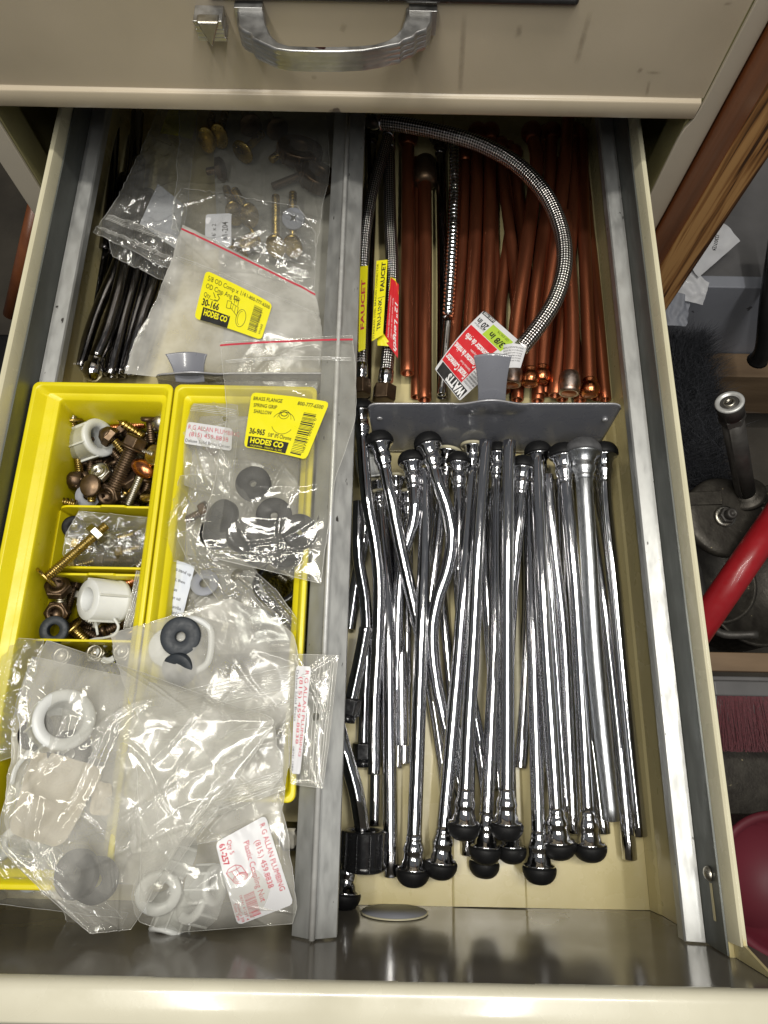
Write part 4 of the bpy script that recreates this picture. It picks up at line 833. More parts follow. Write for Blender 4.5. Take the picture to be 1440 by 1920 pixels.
# ================================================================ plastic bags, labels, printing
_txt = {}
def text_mesh(s, bold):
    k = (s, bold)
    if k in _txt: return _txt[k]
    cu = bpy.data.curves.new('t', 'FONT'); cu.body = s; cu.size = 1; cu.offset = bold; cu.resolution_u = 2
    o = bpy.data.objects.new('t', cu); COL.objects.link(o)
    dg = bpy.context.evaluated_depsgraph_get(); me = bpy.data.meshes.new_from_object(o.evaluated_get(dg))
    vs = [v.co.copy() for v in me.vertices]; fs = [list(p.vertices) for p in me.polygons]
    bpy.data.objects.remove(o); bpy.data.curves.remove(cu); bpy.data.meshes.remove(me)
    _txt[k] = (vs, fs); return _txt[k]
class Label:
    """a thin printed sheet: four photo corners (top left, top right, bottom right, bottom left in reading direction)"""
    def __init__(s, corners, W, H, bow=1.0, z=None, bvh=None, lift=1.6, wave=.25, seed=0):
        s.c = []
        for c in corners:
            if len(c) == 3: s.c.append(P(*c))
            else:
                d = ray(*c); h = bvh.ray_cast(CAM, d)[0]
                s.c.append(P(c[0], c[1], (h.z if h else z) + lift))
        s.W, s.H, s.bow, s.wave, s.seed = W, H, bow, wave, seed
        s.n = ((s.c[1] - s.c[0]).cross(s.c[3] - s.c[0])).normalized()
        if s.n.z < 0: s.n = -s.n
    def at(s, x, y, up=0):                   # x, y in label units, y down
        u, v = x / s.W, y / s.H
        p = s.c[0].lerp(s.c[1], u).lerp(s.c[3].lerp(s.c[2], u), v)
        k = s.bow * math.sin(math.pi * min(1, max(0, u))) + s.wave * noise.noise(V(u * 4 + s.seed, v * 4, s.seed))
        return p + s.n * (k + up)
    def sheet(s, name, m, parent, nu=20, nv=14, r=0.0, th=.15):
        def inside(u, v):
            if r <= 0: return True
            x, y = min(u, 1 - u) * s.W, min(v, 1 - v) * s.H
            return True
        def fn(u, v):
            x, y = u * s.W, v * s.H
            if r > 0:                       # pull the corner rows in to round them
                for cx_, cy_, sx, sy in ((r, r, -1, -1), (s.W - r, r, 1, -1), (s.W - r, s.H - r, 1, 1), (r, s.H - r, -1, 1)):
                    if (x - cx_) * sx > 0 and (y - cy_) * sy > 0:
                        dx, dy = abs(x - cx_), abs(y - cy_); m_ = max(dx, dy); l = math.hypot(dx, dy)
                        if l > 1e-6: x = cx_ + (x - cx_) * m_ / l; y = cy_ + (y - cy_) * m_ / l
            return s.at(x, y, th)
        return MB().grid(fn, nu, nv).build(name, m, parent)
    def print(s, parent, m, items, name='print'):
        b = MB()
        for it in items:
            if it[0] == 'T':                 # text, x, y (baseline), height, [width], bold, rotation
                _, tx, x, y, h = it[:5]; wd = it[5] if len(it) > 5 else None; bold = it[6] if len(it) > 6 else 0; ro = it[7] if len(it) > 7 else 0
                vs, fs = text_mesh(tx, bold)
                if not vs: continue
                w0 = max(v.x for v in vs); sx = (wd / w0) if wd else h / .72; sy = h / .72
                cr, sr = math.cos(ro), math.sin(ro)
                b.add([s.at(x + (v.x * sx) * cr + (v.y * sy) * sr, y + (v.x * sx) * sr - (v.y * sy) * cr, .32) for v in vs], fs)
            elif it[0] == 'R':               # filled rectangle x0 y0 x1 y1, lift
                _, x0, y0, x1, y1 = it[:5]; up = it[5] if len(it) > 5 else .26
                b.grid(lambda u, v: s.at(x0 + (x1 - x0) * u, y0 + (y1 - y0) * v, up), max(1, int(abs(x1 - x0) / s.W * 20)), max(1, int(abs(y1 - y0) / s.H * 14)), False)
            elif it[0] == 'Q':               # filled polygon
                b.add([s.at(x, y, it[2] if len(it) > 2 else .26) for x, y in it[1]], [list(range(len(it[1])))])
            elif it[0] == 'L':               # line through points, width
                pts, wd = it[1], it[2]
                for (x0, y0), (x1, y1) in zip(pts, pts[1:]):
                    l = math.hypot(x1 - x0, y1 - y0) or 1; nx, ny = -(y1 - y0) / l * wd / 2, (x1 - x0) / l * wd / 2
                    b.add([s.at(x0 + nx, y0 + ny, .3), s.at(x1 + nx, y1 + ny, .3), s.at(x1 - nx, y1 - ny, .3), s.at(x0 - nx, y0 - ny, .3)], [(0, 1, 2, 3)])
            elif it[0] == 'B':               # bar code x0 y0 x1 y1, bars run across the short way
                _, x0, y0, x1, y1, vert, sd = it; rr = random.Random(sd); p = 0
                span = (y1 - y0) if vert else (x1 - x0)
                while p < span:
                    w_ = rr.choice((.35, .35, .7, 1.0)) * span / 34
                    if p + w_ > span: break
                    if vert: b.add([s.at(x0, y0 + p, .3), s.at(x1, y0 + p, .3), s.at(x1, y0 + p + w_, .3), s.at(x0, y0 + p + w_, .3)], [(0, 1, 2, 3)])
                    else: b.add([s.at(x0 + p, y0, .3), s.at(x0 + p + w_, y0, .3), s.at(x0 + p + w_, y1, .3), s.at(x0 + p, y1, .3)], [(0, 1, 2, 3)])
                    p += w_ + rr.choice((.4, .6, .9)) * span / 34
        return b.build(name, m, parent)
def arc(cx_, cy_, rx, ry, a0, a1, n=18): return [(cx_ + rx * math.cos(math.radians(a0 + (a1 - a0) * i / n)), cy_ + ry * math.sin(math.radians(a0 + (a1 - a0) * i / n))) for i in range(n + 1)]

def bag(label, rows, m='milky', bulge=5, crink=1.6, fine=.5, seed=0, nu=70, nv=90, hole=None, zips=(), red=None, name='plastic_bag', under=True, seam=True, creases=5, group='clear plastic bags'):
    crink *= .62 if m in ('hazy', 'hazy2') else (.8 if m == 'milky2' else 1)
    L = [P(*r[0:3]) for r in rows]; Rr = [P(*r[3:6]) for r in rows]
    def cat(pts, v):
        n = len(pts) - 1; x = min(max(v, 0), .99999) * n; i = int(x); t = x - i
        if n < 2: return pts[i].lerp(pts[i + 1], t)
        a = pts[i - 1] if i > 0 else pts[i] * 2 - pts[i + 1]; b_, c = pts[i], pts[i + 1]; d = pts[i + 2] if i + 2 <= n else pts[i + 1] * 2 - pts[i]
        cr = ((b_ * 2) + (c - a) * t + (a * 2 - b_ * 5 + c * 4 - d) * t * t + (b_ * 3 - a - c * 3 + d) * t ** 3) * .5
        return cr.lerp(b_.lerp(c, t), .4)
    rr = random.Random(seed * 17 + 3)
    W = (L[len(L) // 2] - Rr[len(Rr) // 2]).length; H = (L[0] - L[-1]).length
    cs = [(rr.random(), rr.random(), rr.uniform(0, math.pi), rr.uniform(.6, 1.5), rr.uniform(.2, .55)) for _ in range(creases)]
    soft = .45 if m in ('hazy', 'hazy2') else (.7 if m.startswith('milky') else 1.0)
    def surf(u, v, side=1):
        l, r = cat(L, v), cat(Rr, v)
        e = noise.noise(V(v * 9, seed * 3.1, 0)) * .012 + noise.noise(V(v * 30, seed, 4)) * .005
        p = l.lerp(r, u + e * (1 - 2 * abs(u - .5)) * 0 + e * (.5 - u) * 2)
        env = (math.sin(math.pi * min(1, max(0, u))) ** .6) * (math.sin(math.pi * min(1, max(0, v))) ** .5)
        q = V(p.x * .021 + seed * 7, p.y * .021, side * 3)
        z = bulge * env * (1 if side > 0 else -.7)
        n1 = noise.noise(q); n2 = noise.noise(q * 3.1); n3 = 1 - abs(noise.noise(q * 2.0 + V(5, 9, 0))) * 2
        z += crink * (n1 * 1.6 + n2 * .35 * soft + (n3 ** 3) * .5 * soft) * (.35 + .65 * env)
        z += fine * .28 * soft * soft * (1 - 2 * abs(noise.noise(q * 5.5)))
        for cu, cv, ca, cw, ln in cs:
            du, dv = (u - cu) * W, (v - cv) * H
            a = du * math.cos(ca) + dv * math.sin(ca); d = -du * math.sin(ca) + dv * math.cos(ca) + 3 * math.sin(a * .07)
            if abs(a) < ln * H: z += crink * .9 * math.exp(-(d / cw) ** 2) * (1 - (a / (ln * H)) ** 2)
        return p + V(0, 0, z)
    t = thing(name, label, 'bag', surf(.5, .5) * 1.0, group)
    keep = None
    if hole:
        hp = P(*hole, (L[0].z + L[-1].z) / 2)
        # nearest surface coordinates to the hole
        best = min(((surf(i / 60, j / 60) - CAM).normalized().dot(ray(*hole)) * -1, i / 60, j / 60) for i in range(61) for j in range(61))
        hu, hv = best[1], best[2]; hw = 2.6
        keep = lambda u, v: math.hypot((u - hu) * W, (v - hv) * H) > hw
    b = MB(); b.grid(lambda u, v: surf(u, v, 1), nu, nv, True, keep); top = b.build('film', M[m], t)
    vs = [v_.copy() for v_ in b.v]; bvh = BVHTree.FromPolygons(vs, b.f)
    if under:
        b = MB(); b.grid(lambda u, v: surf(u, v, -1) - V(0, 0, .4), nu // 2, nv // 2, True, keep); b.build('back_film', M['film'] if m != 'crisp' else M[m], t)
    if hole:
        MB().tube([surf(hu + hw / W * math.cos(k * .524), hv + hw / H * math.sin(k * .524)) + V(0, 0, .1) for k in range(13)], .22, 6).build('hang_hole', M['seam'], t)
    if seam:
        per = [surf(0, i / 80) for i in range(81)] + [surf(i / 40, 1) for i in range(1, 41)] + [surf(1, 1 - i / 80) for i in range(1, 81)] + [surf(1 - i / 40, 0) for i in range(1, 40)]
        MB().tube([p + V(0, 0, .1) for p in per], .22, 5).build('seam', M['seam'], t)
    for (u0, v0, u1, v1, n, gap) in zips:    # rows of fine zip ridges
        zb = MB()
        for k in range(n):
            o_ = (k - (n - 1) / 2) * gap
            du, dv = (u1 - u0), (v1 - v0); l = math.hypot(du, dv); nu_, nv_ = -dv / l, du / l
            zb.tube([surf(u0 + du * i / 40 + nu_ * o_ / W, v0 + dv * i / 40 + nv_ * o_ / H) + V(0, 0, .25) for i in range(41)], .26 if k % 3 else .45, 5)
        tag(zb.build('zip_seal', M['seam'], t), kind='stuff')
    if red is not None:
        pts = [surf(i / 50, red) for i in range(51)]
        up = (surf(.5, 1) - surf(.5, 0)).normalized()
        rb_ = MB(); rb_.add([p - up * .8 + V(0, 0, .5) for p in pts] + [p + up * .8 + V(0, 0, .5) for p in pts], [(i, i + 1, 52 + i, 51 + i) for i in range(50)]); rb_.build('red_line', M['redink'], t)
    return t, bvh, surf

# --- rear left
wc = MB(); c_ = [P(395, 195, 34), P(632, 195, 34), P(612, 650, 40), P(420, 640, 40)]
wc.grid(lambda u, v: c_[0].lerp(c_[1], u).lerp(c_[3].lerp(c_[2], u), v) + V(0, 0, 2.5 * noise.noise(V(u * 2, v * 3, 2))), 30, 40)
tag(wc.build('backing_card', M['greycard']), 'pale grey backing card under the brass bolts at the rear left', 'card')
bag('crinkled clear zip bag at the rear left, its silvery mouth over the dark tubes', [(300, 205, 46, 372, 205, 48), (262, 290, 54, 362, 300, 56), (224, 368, 60, 350, 400, 62), (176, 438, 64, 330, 512, 66)], 'crisp', 4, 3.4, 6, 1, hole=(290, 471), zips=((.02, .86, .98, .86, 5, 1.5), (.02, .95, .98, .95, 3, 1.4)), creases=9)
bag('crumpled clear strip peeping out below the silvery bag mouth', [(206, 452, 52, 330, 500, 54), (208, 468, 50, 328, 520, 52), (212, 482, 50, 326, 536, 50)], 'crisp', 1.5, 2.8, 5, 2, nu=50, nv=24, under=False)
l = Label([(296, 345, 56), (345, 385, 56), (330, 468, 58), (262, 420, 58)], 30, 40, 1); t = tag(l.sheet('paper_slip', M['wlabel'], None), 'white paper slip inside the crinkled bag at the rear left', 'paper slip')
l = Label([(316, 206, 44), (372, 206, 44), (360, 262, 46), (300, 250, 46)], 30, 30, 1); t = tag(l.sheet('yellow_slip', M['ylabel'], None), 'yellow slip deep in the shadow at the rear left', 'paper slip')
rg = 'brass bolts in the rear clear bag'
for a, c, hd_, m_, lb_ in (
    ((411, 255, 52), (424, 205, 48), 'oval', 'brass', 'brass closet bolt standing head down in the shaded bag'),
    ((388, 262, 50), (398, 215, 44), 'oval', 'brass', 'brass closet bolt half behind the first one in the shadow'),
    ((455, 285, 52), (492, 250, 46), 'disc', 'brass', 'brass bolt with a round head turned to the viewer in the shaded bag'),
    ((508, 300, 50), (548, 268, 46), None, 'brass', 'headless brass stud gleaming in the shaded bag'),
    ((520, 242, 50), (500, 208, 44), 'disc', 'bronze', 'bronze bolt at the far end of the shaded bag'),
    ((470, 235, 50), (458, 208, 44), 'disc', 'bronze', 'second bronze bolt at the far end of the shaded bag'),
    ((517, 462, 62), (517, 368, 58), 'oval', 'brass', 'upright brass closet bolt in the lower part of the rear bag, left'),
    ((549, 462, 60), (549, 362, 56), 'oval', 'brass', 'upright brass closet bolt behind the cross-slotted disc'),
    ((440, 400, 54), (424, 352, 50), 'oval', 'brass', 'brass closet bolt slanting above the white slip'),
    ((468, 404, 56), (440, 356, 52), 'oval', 'brass', 'brass closet bolt slanting beside the previous one'),
    ((476, 440, 56), (430, 466, 52), 'disc', 'brass', 'brass bolt lying over the red-lined bag mouth'),
    ((450, 470, 52), (486, 448, 50), 'disc', 'brass', 'low brass bolt right of the numbered slip'),
    ((410, 318, 48), (388, 322, 46), 'hex', 'bronze', 'dark bolt with a bright edge in the middle of the shaded bag'),
    ((560, 330, 48), (510, 350, 46), 'hex', 'bronze', 'dark bronze bolt right of centre in the shaded bag')):
    bolt(lb_, a, c, hd_, m_, 3.7, 13.5 if hd_ == 'oval' else 11, group=rg)
rn = MB(); 
t_ = ringnut('gear_nut', 'dark toothed nut at the right side of the shaded bag', 'nut', P(560, 300, 44), (.2, .3, .9), 20, 14, M['bronze'], 8, hole=.5)
t_ = ringnut('gear_nut', 'dark toothed nut lying lower beside the divider in the shaded bag', 'nut', P(590, 345, 42), (.4, .2, .9), 16, 14, M['bronze'], 8, hole=.5)
q = P(550, 410, 66); dt = thing('slotted_disc', 'pale disc with a cross slot in the rear bag', 'disc', q)
MB().lathe([(-.8, 9.4), (0, 10.2), (.6, 10), (1.0, 9)], q, (.05, -.25, 1), 36).build('disc', M['bluegrey'], dt)
n_ = V(.05, -.25, 1).normalized(); a_, b_ = frame(n_)
for k in range(2):
    e = a_ * math.cos(.8 + k * 1.571) + b_ * math.sin(.8 + k * 1.571); f_ = n_.cross(e); c0 = q + n_ * 1.25
    b = MB(); b.add([c0 - e * 4.2, c0 + f_ * 1.0 - e * 1.5, c0 + f_ * 1.0 + e * 1.5, c0 + e * 4.2, c0 - f_ * 1.0 + e * 1.5, c0 - f_ * 1.0 - e * 1.5], [list(range(6))]) if k == 0 else b.add([p + n_ * .02 for p in (c0 - e * 4.2, c0 + f_ * 1.0 - e * 1.5, c0 + f_ * 1.0 + e * 1.5, c0 + e * 4.2, c0 - f_ * 1.0 + e * 1.5, c0 - f_ * 1.0 - e * 1.5)], [list(range(6))])
    b.build('slot', M['ink'], dt)
bag('big clear bag of brass bolts at the rear, half in the shadow of the cabinet', [(336, 203, 58, 610, 203, 58), (336, 280, 62, 618, 300, 60), (330, 350, 66, 604, 400, 64), (322, 430, 68, 588, 500, 66)], 'film', 6, 2.8, .9, 3, creases=10, nu=90)
_, bv, _ = bag('smaller clear bag with a numbered slip on top of the brass bolts', [(338, 352, 70, 560, 388, 70), (325, 400, 72, 590, 440, 72), (345, 450, 72, 592, 492, 70), (420, 500, 70, 588, 545, 68)], 'crisp', 5, 2.8, 3.5, 4, creases=9, under=False)
l = Label([(384, 470, 74), (386, 402, 74), (434, 400, 74), (434, 462, 74)], 30, 22, .6)
nt_ = thing('numbered_slip', 'small white slip with black part numbers beside the red-lined bag', 'paper slip', l.at(15, 11)); l.sheet('paper', M['wlabel'], nt_, r=2)
l.print(nt_, M['ink'], [('T', "5/16' x 2", 4, 9, 3.6, 17), ('T', '61-204', 6, 19, 5, 16, .01)])
# --- red-lined bag with the first yellow label
t3, bv, sf = bag('milky bag with a red line across its mouth and a yellow label numbered 30-166', [(341, 420, 78, 592, 548, 76), (322, 490, 80, 600, 600, 78), (296, 560, 80, 604, 650, 78), (262, 620, 74, 602, 690, 72), (232, 700, 66, 596, 738, 64)], 'hazy', 4, 1.8, .7, 5, red=.03, creases=9, zips=((.02, .22, .98, .22, 2, 2.2),), nu=90)
l = Label([(386, 507), (511, 570), (490, 638), (364, 597)], 54, 31, 1.6, 80, bv, 2.6)
yl = l.sheet('yellow_label', M['ylabel'], t3, r=3)
l.print(yl, M['ink'], [('T', '5/8 OD Comp x 1/4', 3, 5.6, 3.4, 31), ('T', '1-800-777-6500', 34.5, 5.2, 2.8, 18.5, .012), ('T', 'OD Cmp Ang Slp', 3, 10.6, 3.4, 27), ('T', 'Qty', 3, 16, 3, 5.5), ('L', [(8.5, 16.3), (15, 16.3)], .3),
    ('L', [(10, 11.5), (12.5, 14.5)], .5), ('L', [(15.5, 10.8), (13.2, 11.6), (15.6, 13.6), (14.8, 15.6), (12, 15.8)], .5), ('T', '30-166', 3, 21.6, 4.4, 14, .03),
    ('B', 42, 7.5, 48.5, 28, True, 4), ('T', '08741 30166 5', 49, 27, 1.8, 17, 0, -1.5708), ('T', 'H1660', 52, 27, 1.8, 8, 0, -1.5708),
    ('L', arc(35, 21, 3.6, 6.5, 0, 360), .35), ('L', arc(35, 21, 2.4, 5, 90, 270), .25), ('L', [(22, 13), (25, 12.4), (25.6, 17.6), (22.4, 18), (22, 13)], .35), ('L', [(25.2, 13.4), (31, 14.4), (31.6, 20.6), (25.6, 16.8)], .35), ('L', [(27, 13.6), (27, 18)], .25), ('L', [(29, 14), (29.2, 19)], .25), ('L', [(27.4, 13), (27, 10), (30, 9.4), (30.4, 13.6)], .35), ('L', arc(28.4, 9, 2.4, 1.2, 0, 360), .3)])
l.print(yl, M['ink'], [('R', 5, 22.6, 27, 31, .28)], 'logo_panel')
l.print(yl, M['ylabel'], [('T', 'HODES CO', 6.4, 27.4, 3.9, 19, .04), ('L', [(5.8, 23.2), (26.4, 23.2)], .25)], 'logo_text')
# --- bag with the second yellow label
wg = 'dark rubber washers in the labelled clear bag'
for i, (x, y, z, ax) in enumerate(((477, 910, 104, (0, -.1, 1)), (423, 972, 104, (-.5, 0, .9)), (456, 1010, 103, (.3, .3, .9)), (412, 1000, 99, (-.2, .1, 1)), (514, 968, 106, (.15, -.2, 1)), (500, 1010, 99, (-.3, -.2, 1)), (560, 1000, 103, (.3, 0, 1)), (536, 1040, 99, (0, .25, 1)), (484, 1030, 95, (0, 0, 1)))):
    washer(('thick dark rubber washer alone above the cluster in the labelled bag', 'dark rubber washer at the left of the cluster, tilted', 'dark rubber washer low in the middle of the cluster', 'dark rubber washer under the tilted left one', 'dark rubber washer on top of the cluster, its hole showing', 'dark rubber washer beneath the topmost of the cluster', 'dark rubber washer at the right of the cluster', 'dark rubber washer at the lower right of the cluster', 'dark rubber washer buried at the bottom of the cluster')[i], (x, y, z - 6), ax, 12.6, .2, 6.5, 'rubber', group=wg)
t4, bv, sf = bag('clear bag of dark rubber washers with a yellow label numbered 36-965', [(412, 641, 100, 661, 629, 98), (420, 700, 103, 666, 700, 100), (426, 780, 106, 664, 790, 102), (404, 890, 108, 632, 890, 105), (380, 1000, 107, 612, 1010, 104), (396, 1045, 103, 602, 1094, 100)], 'milky2', 6, 1.4, .8, 6, red=.025, hole=(536, 668), zips=((.02, .135, .98, .135, 3, 1.3),), creases=12, nu=90, nv=120)
l = Label([(472, 736), (618, 754), (574, 862), (457, 838)], 60, 44, 1.5, 106, bv, 2.6)
yl = l.sheet('yellow_label', M['ylabel'], t4, r=3)
l.print(yl, M['ink'], [('T', 'BRASS FLANGE', 2, 6.2, 3.0, 23, .012), ('T', 'SPRING GRIP', 3, 11.6, 3.0, 19, .012), ('T', 'SHALLOW', 4, 16.6, 3.0, 15, .012), ('T', '800-777-6500', 37, 6.2, 3.0, 20, .012), ('T', '36-965', 3, 33, 4.4, 14, .03), ('T', '5/8" IPS Chrome', 20, 33.4, 3, 21, .01),
    ('L', arc(30, 22, 9.2, 8, 25, 155), .35), ('L', arc(30, 21, 9.2, 8, -160, -20), .35), ('L', arc(29, 15, 4, 3.4, 0, 360), .35), ('L', arc(29, 14.6, 2.6, 1.6, 0, 360), .6), ('L', arc(30, 21, 6, 9, 200, 340), .25), ('B', 44, 11, 54, 44, True, 8), ('T', '08741 36965 0', 55.5, 40, 2, 26, 0, -1.5708)])
l.print(yl, M['ink'], [('R', 3, 35.2, 40, 43.4, .28)], 'logo_panel')
l.print(yl, M['ylabel'], [('T', 'HODES CO', 5, 40, 4.0, 31, .04), ('T', 'CALIFORNIA - OREGON - ILL INC', 6, 42.6, 1.4, 30)], 'logo_text')
# --- first pink printed label bag
t5, bv, sf = bag('small zip bag with a white label in red script in the right bin', [(366, 748, 84, 446, 760, 86), (343, 792, 86, 446, 806, 88), (338, 850, 86, 440, 870, 88), (332, 905, 82, 430, 935, 82)], 'milky', 4, 1.6, .7, 7, hole=(422, 785), zips=((.04, .13, .98, .13, 5, 1.6),), creases=7)
l = Label([(352, 791), (436, 804), (434, 846), (345, 832)], 40, 20, .8, 88, bv, 2.2)
yl = l.sheet('white_label', M['wlabel'], t5, r=2.5)
l.print(yl, M['redink'], [('T', 'R G ALLAN PLUMBING', 1.2, 6.4, 4.2, 45, -.004), ('T', '(815) 459-8838', 3, 12.6, 4.2, 34, -.004)], 'red_print'); l.print(yl, M['ink'], [('T', 'Deluxe Solid Brass Closet', .6, 18, 2.9, 38)])
bag('folded clear bag under the washer bag with small screws inside', [(338, 892, 88, 425, 890, 90), (324, 945, 88, 412, 960, 90), (300, 1010, 86, 402, 1030, 88), (306, 1050, 84, 400, 1060, 86)], 'film', 5, 2.2, .9, 8, creases=8, zips=())
bag('crumpled hazy bag filling the back of the right yellow bin', [(350, 775, 66, 540, 775, 66), (345, 850, 70, 560, 860, 70), (335, 950, 70, 560, 950, 70), (340, 1040, 66, 556, 1060, 66)], 'hazy', 6, 3.5, 2, 23, creases=14)
bag('crumpled hazy bag filling the middle of the right yellow bin', [(320, 1040, 64, 470, 1040, 68), (325, 1120, 66, 500, 1120, 68), (330, 1230, 66, 550, 1220, 66)], 'hazy', 5, 3.5, 2, 24, creases=12)
for i, (a, c) in enumerate((((372, 830, 80), (405, 850, 80)), ((380, 960, 84), (350, 975, 82)), ((520, 1060, 78), (552, 1085, 74)))):
    bolt(('bronze bolt seen through the bag with the first red-script label', 'bronze bolt seen through the folded clear bag', 'zinc bolt at the upper rim of the black ring nut')[i], a, c, 'hex', ('bronze', 'bronze', 'zinc')[i], 3.2, 7.5, group=None)
# papers under the folded bag
def plain(name, corners, m, label, cat, W=40, H=40, bow=1, wave=1, seed=0):
    l = Label(corners, W, H, bow, wave=wave, seed=seed); t = thing(name, label, cat, l.at(W / 2, H / 2)); l.sheet('paper', M[m], t, r=1); return l, t
l, t = plain('instruction_sheet', [(318, 1046, 78), (366, 1062, 78), (342, 1158, 76), (304, 1150, 76)], 'paper', 'folded white instruction sheet printed in black in the right bin', 'paper', 30, 55, 1.2, 1.2, 2)
l.print(t, M['ink'], [('T', 'bolts stand up', 3, 10, 3.4, 25, .008, .06), ('T', 'level, then', 3, 20, 3.2, 20, .01, .06), ('T', 'tight as', 2, 30, 3.2, 14, .01, .06), ('T', 'you can tell', 2, 38, 3.2, 20, .01, .06), ('T', 'hacia arriba', 2, 47, 3.4, 24, .008, .06), ('T', 'estandard ie', 2, 52.6, 3.2, 24, .008, .06)])
plain('white_card', [(288, 1102, 74), (306, 1106, 74), (304, 1160, 74), (262, 1164, 70)], 'wlabel', 'blank white card beside the zip strip at the bin wall', 'card', 20, 30, 1, .3, 3)
tz_, bv, sf = bag('narrow zip strip standing up between the two yellow bins', [(256, 1070, 78, 290, 1082, 80), (246, 1120, 78, 272, 1130, 80), (232, 1178, 76, 252, 1180, 78)], 'milky', 1.5, .6, .4, 9, zips=((.35, .02, .3, .98, 6, 1.5),), creases=2, nu=24, nv=50, under=False)
l, t = plain('foil_packet', [(432, 1130, 82), (520, 1150, 82), (545, 1205, 82), (452, 1216, 82)], 'alu', 'silvery printed foil packet under the crumpled bag in the right bin', 'packet', 44, 34, 1, 2.2, 6)
l.print(t, M['ink'], [('T', 'Bolts', 16, 9, 3.6, 10, .01, -.12), ('T', 'Nuts', 15, 15, 3.6, 10, .01, -.12), ('T', 'Washers', 10, 23, 3.6, 18, .01, -.12), ('T', 'Up Washers', 9, 31, 4, 26, .01, -.1)])
washer('pale zinc washer peeping from under the crumpled bag', (384, 1094, 78), (0, .2, 1), 10, .35, 1.6, 'bluegrey')
bag('crumpled clear bag draped over the screws in the right bin', [(330, 1000, 90, 420, 985, 92), (352, 1050, 92, 470, 1062, 94), (392, 1100, 92, 520, 1110, 92), (428, 1160, 90, 560, 1168, 88), (440, 1215, 86, 552, 1210, 84)], 'film', 5, 3.4, 1.4, 10, creases=14, nu=80)
# --- bag in the middle cell
bag('small crinkled clear bag of brass bolts in the middle cell', [(150, 958, 58, 284, 972, 58), (126, 1000, 60, 290, 1010, 60), (120, 1040, 56, 286, 1040, 56), (136, 1066, 46, 240, 1066, 46)], 'crisp', 6, 2.8, 4, 11, creases=9)
# --- washer bag with the wide zip
washer('white plastic disc washer lying under the blue one', (316, 1214, 94), (0, 0, 1), 13, .12, 2.4, 'nylon')
washer('dark blue rubber washer on the white disc in the wide zip bag', (341, 1194, 100), (.1, -.1, 1), 13, .25, 6, 'bluerubber')
washer('dark blue rubber washer lower left, half under the zip of the bag', (340, 1252, 98), (-.2, -.4, .9), 11, .3, 6, 'bluerubber')
tag(MB().tube(spline([P(*q) for q in ((332, 1166, 98), (360, 1160, 100), (385, 1170, 100), (396, 1190, 100), (390, 1240, 98), (360, 1262, 96))], 8), 2.2, 8).build('plastic_strap', M['nylon']), 'milky plastic strap curling round the dark washers', 'strap')
bag('wide milky zip bag with dark and white washers, pointed corner to the left', [(208, 1188, 96, 432, 1122, 98), (216, 1235, 98, 500, 1150, 100), (232, 1280, 100, 550, 1192, 102), (256, 1340, 102, 560, 1270, 102), (282, 1400, 102, 556, 1330, 100), (320, 1430, 100, 510, 1370, 98)], 'hazy', 5, 1.6, .6, 12, zips=((.22, .60, .99, .60, 8, 1.7), (.22, .74, .99, .74, 3, 1.2)), creases=10, nu=100)
# --- narrow labelled bag on the divider
tv, bv, sf = bag('narrow zip bag hanging over the steel divider with a long white label', [(546, 1226, 103, 634, 1229, 103), (543, 1300, 103, 627, 1300, 103), (541, 1390, 103, 617, 1390, 103), (546, 1470, 103, 605, 1478, 103)], 'milky', 2.5, .9, .4, 13, hole=(592, 1346), zips=((.72, .01, .72, .99, 5, 2.0), (.9, .01, .9, .99, 2, 1.6)), creases=4, nu=50)
l = Label([(584, 1250), (563, 1452), (546, 1450), (555, 1248)], 82, 14, .3, 104, bv, 1.6)
yl = l.sheet('white_label', M['wlabel'], tv, r=2.5)
l.print(yl, M['redink'], [('T', 'R G ALLAN PLUMBING', 3, 5, 3.6, 66), ('T', '(815) 459-8838', 8, 10, 3.6, 52)], 'red_print'); l.print(yl, M['ink'], [('T', 'Deluxe Solid Brass', 3, 13.4, 2.4, 40), ('T', '08741 1589', 62, 13.4, 2.4, 18)])
# --- nylon coupling nuts bag
cgp = 'white plastic coupling nuts in the labelled bag'
for i, (x, y, z, ax, r_) in enumerate(((300, 1650, 80, (.25, -.3, .9), 16), (352, 1612, 78, (-.7, .3, .5), 15), (366, 1660, 80, (.85, .1, .4), 14), (334, 1700, 72, (-.2, -.85, .4), 14), (392, 1702, 76, (-.5, .3, .7), 14))):
    ringnut('coupling_nut', ('white coupling nut leftmost in the labelled bag, opening up', 'white coupling nut at the back of the labelled bag', 'white coupling nut next to the left edge of the white label', 'white coupling nut at the bottom left of the labelled bag', 'white coupling nut half under the white label')[i], 'nut', P(x, y, z), ax, r_ * .8, 17, M['nylon'], 8, cgp, hole=.55)
t8, bv, sf = bag('clear bag of white coupling nuts with a large white label in red', [(330, 1556, 92, 520, 1478, 98), (270, 1610, 94, 540, 1570, 100), (246, 1680, 94, 552, 1650, 99), (262, 1728, 90, 556, 1700, 96), (330, 1748, 86, 548, 1732, 92)], 'hazy2', 5, 1.8, .8, 14, creases=10, nu=90)
l = Label([(498, 1528), (551, 1695), (446, 1735), (404, 1580)], 66, 44, 2.2, 100, bv, 2.6)
yl = l.sheet('white_label', M['wlabel'], t8, r=3.5)
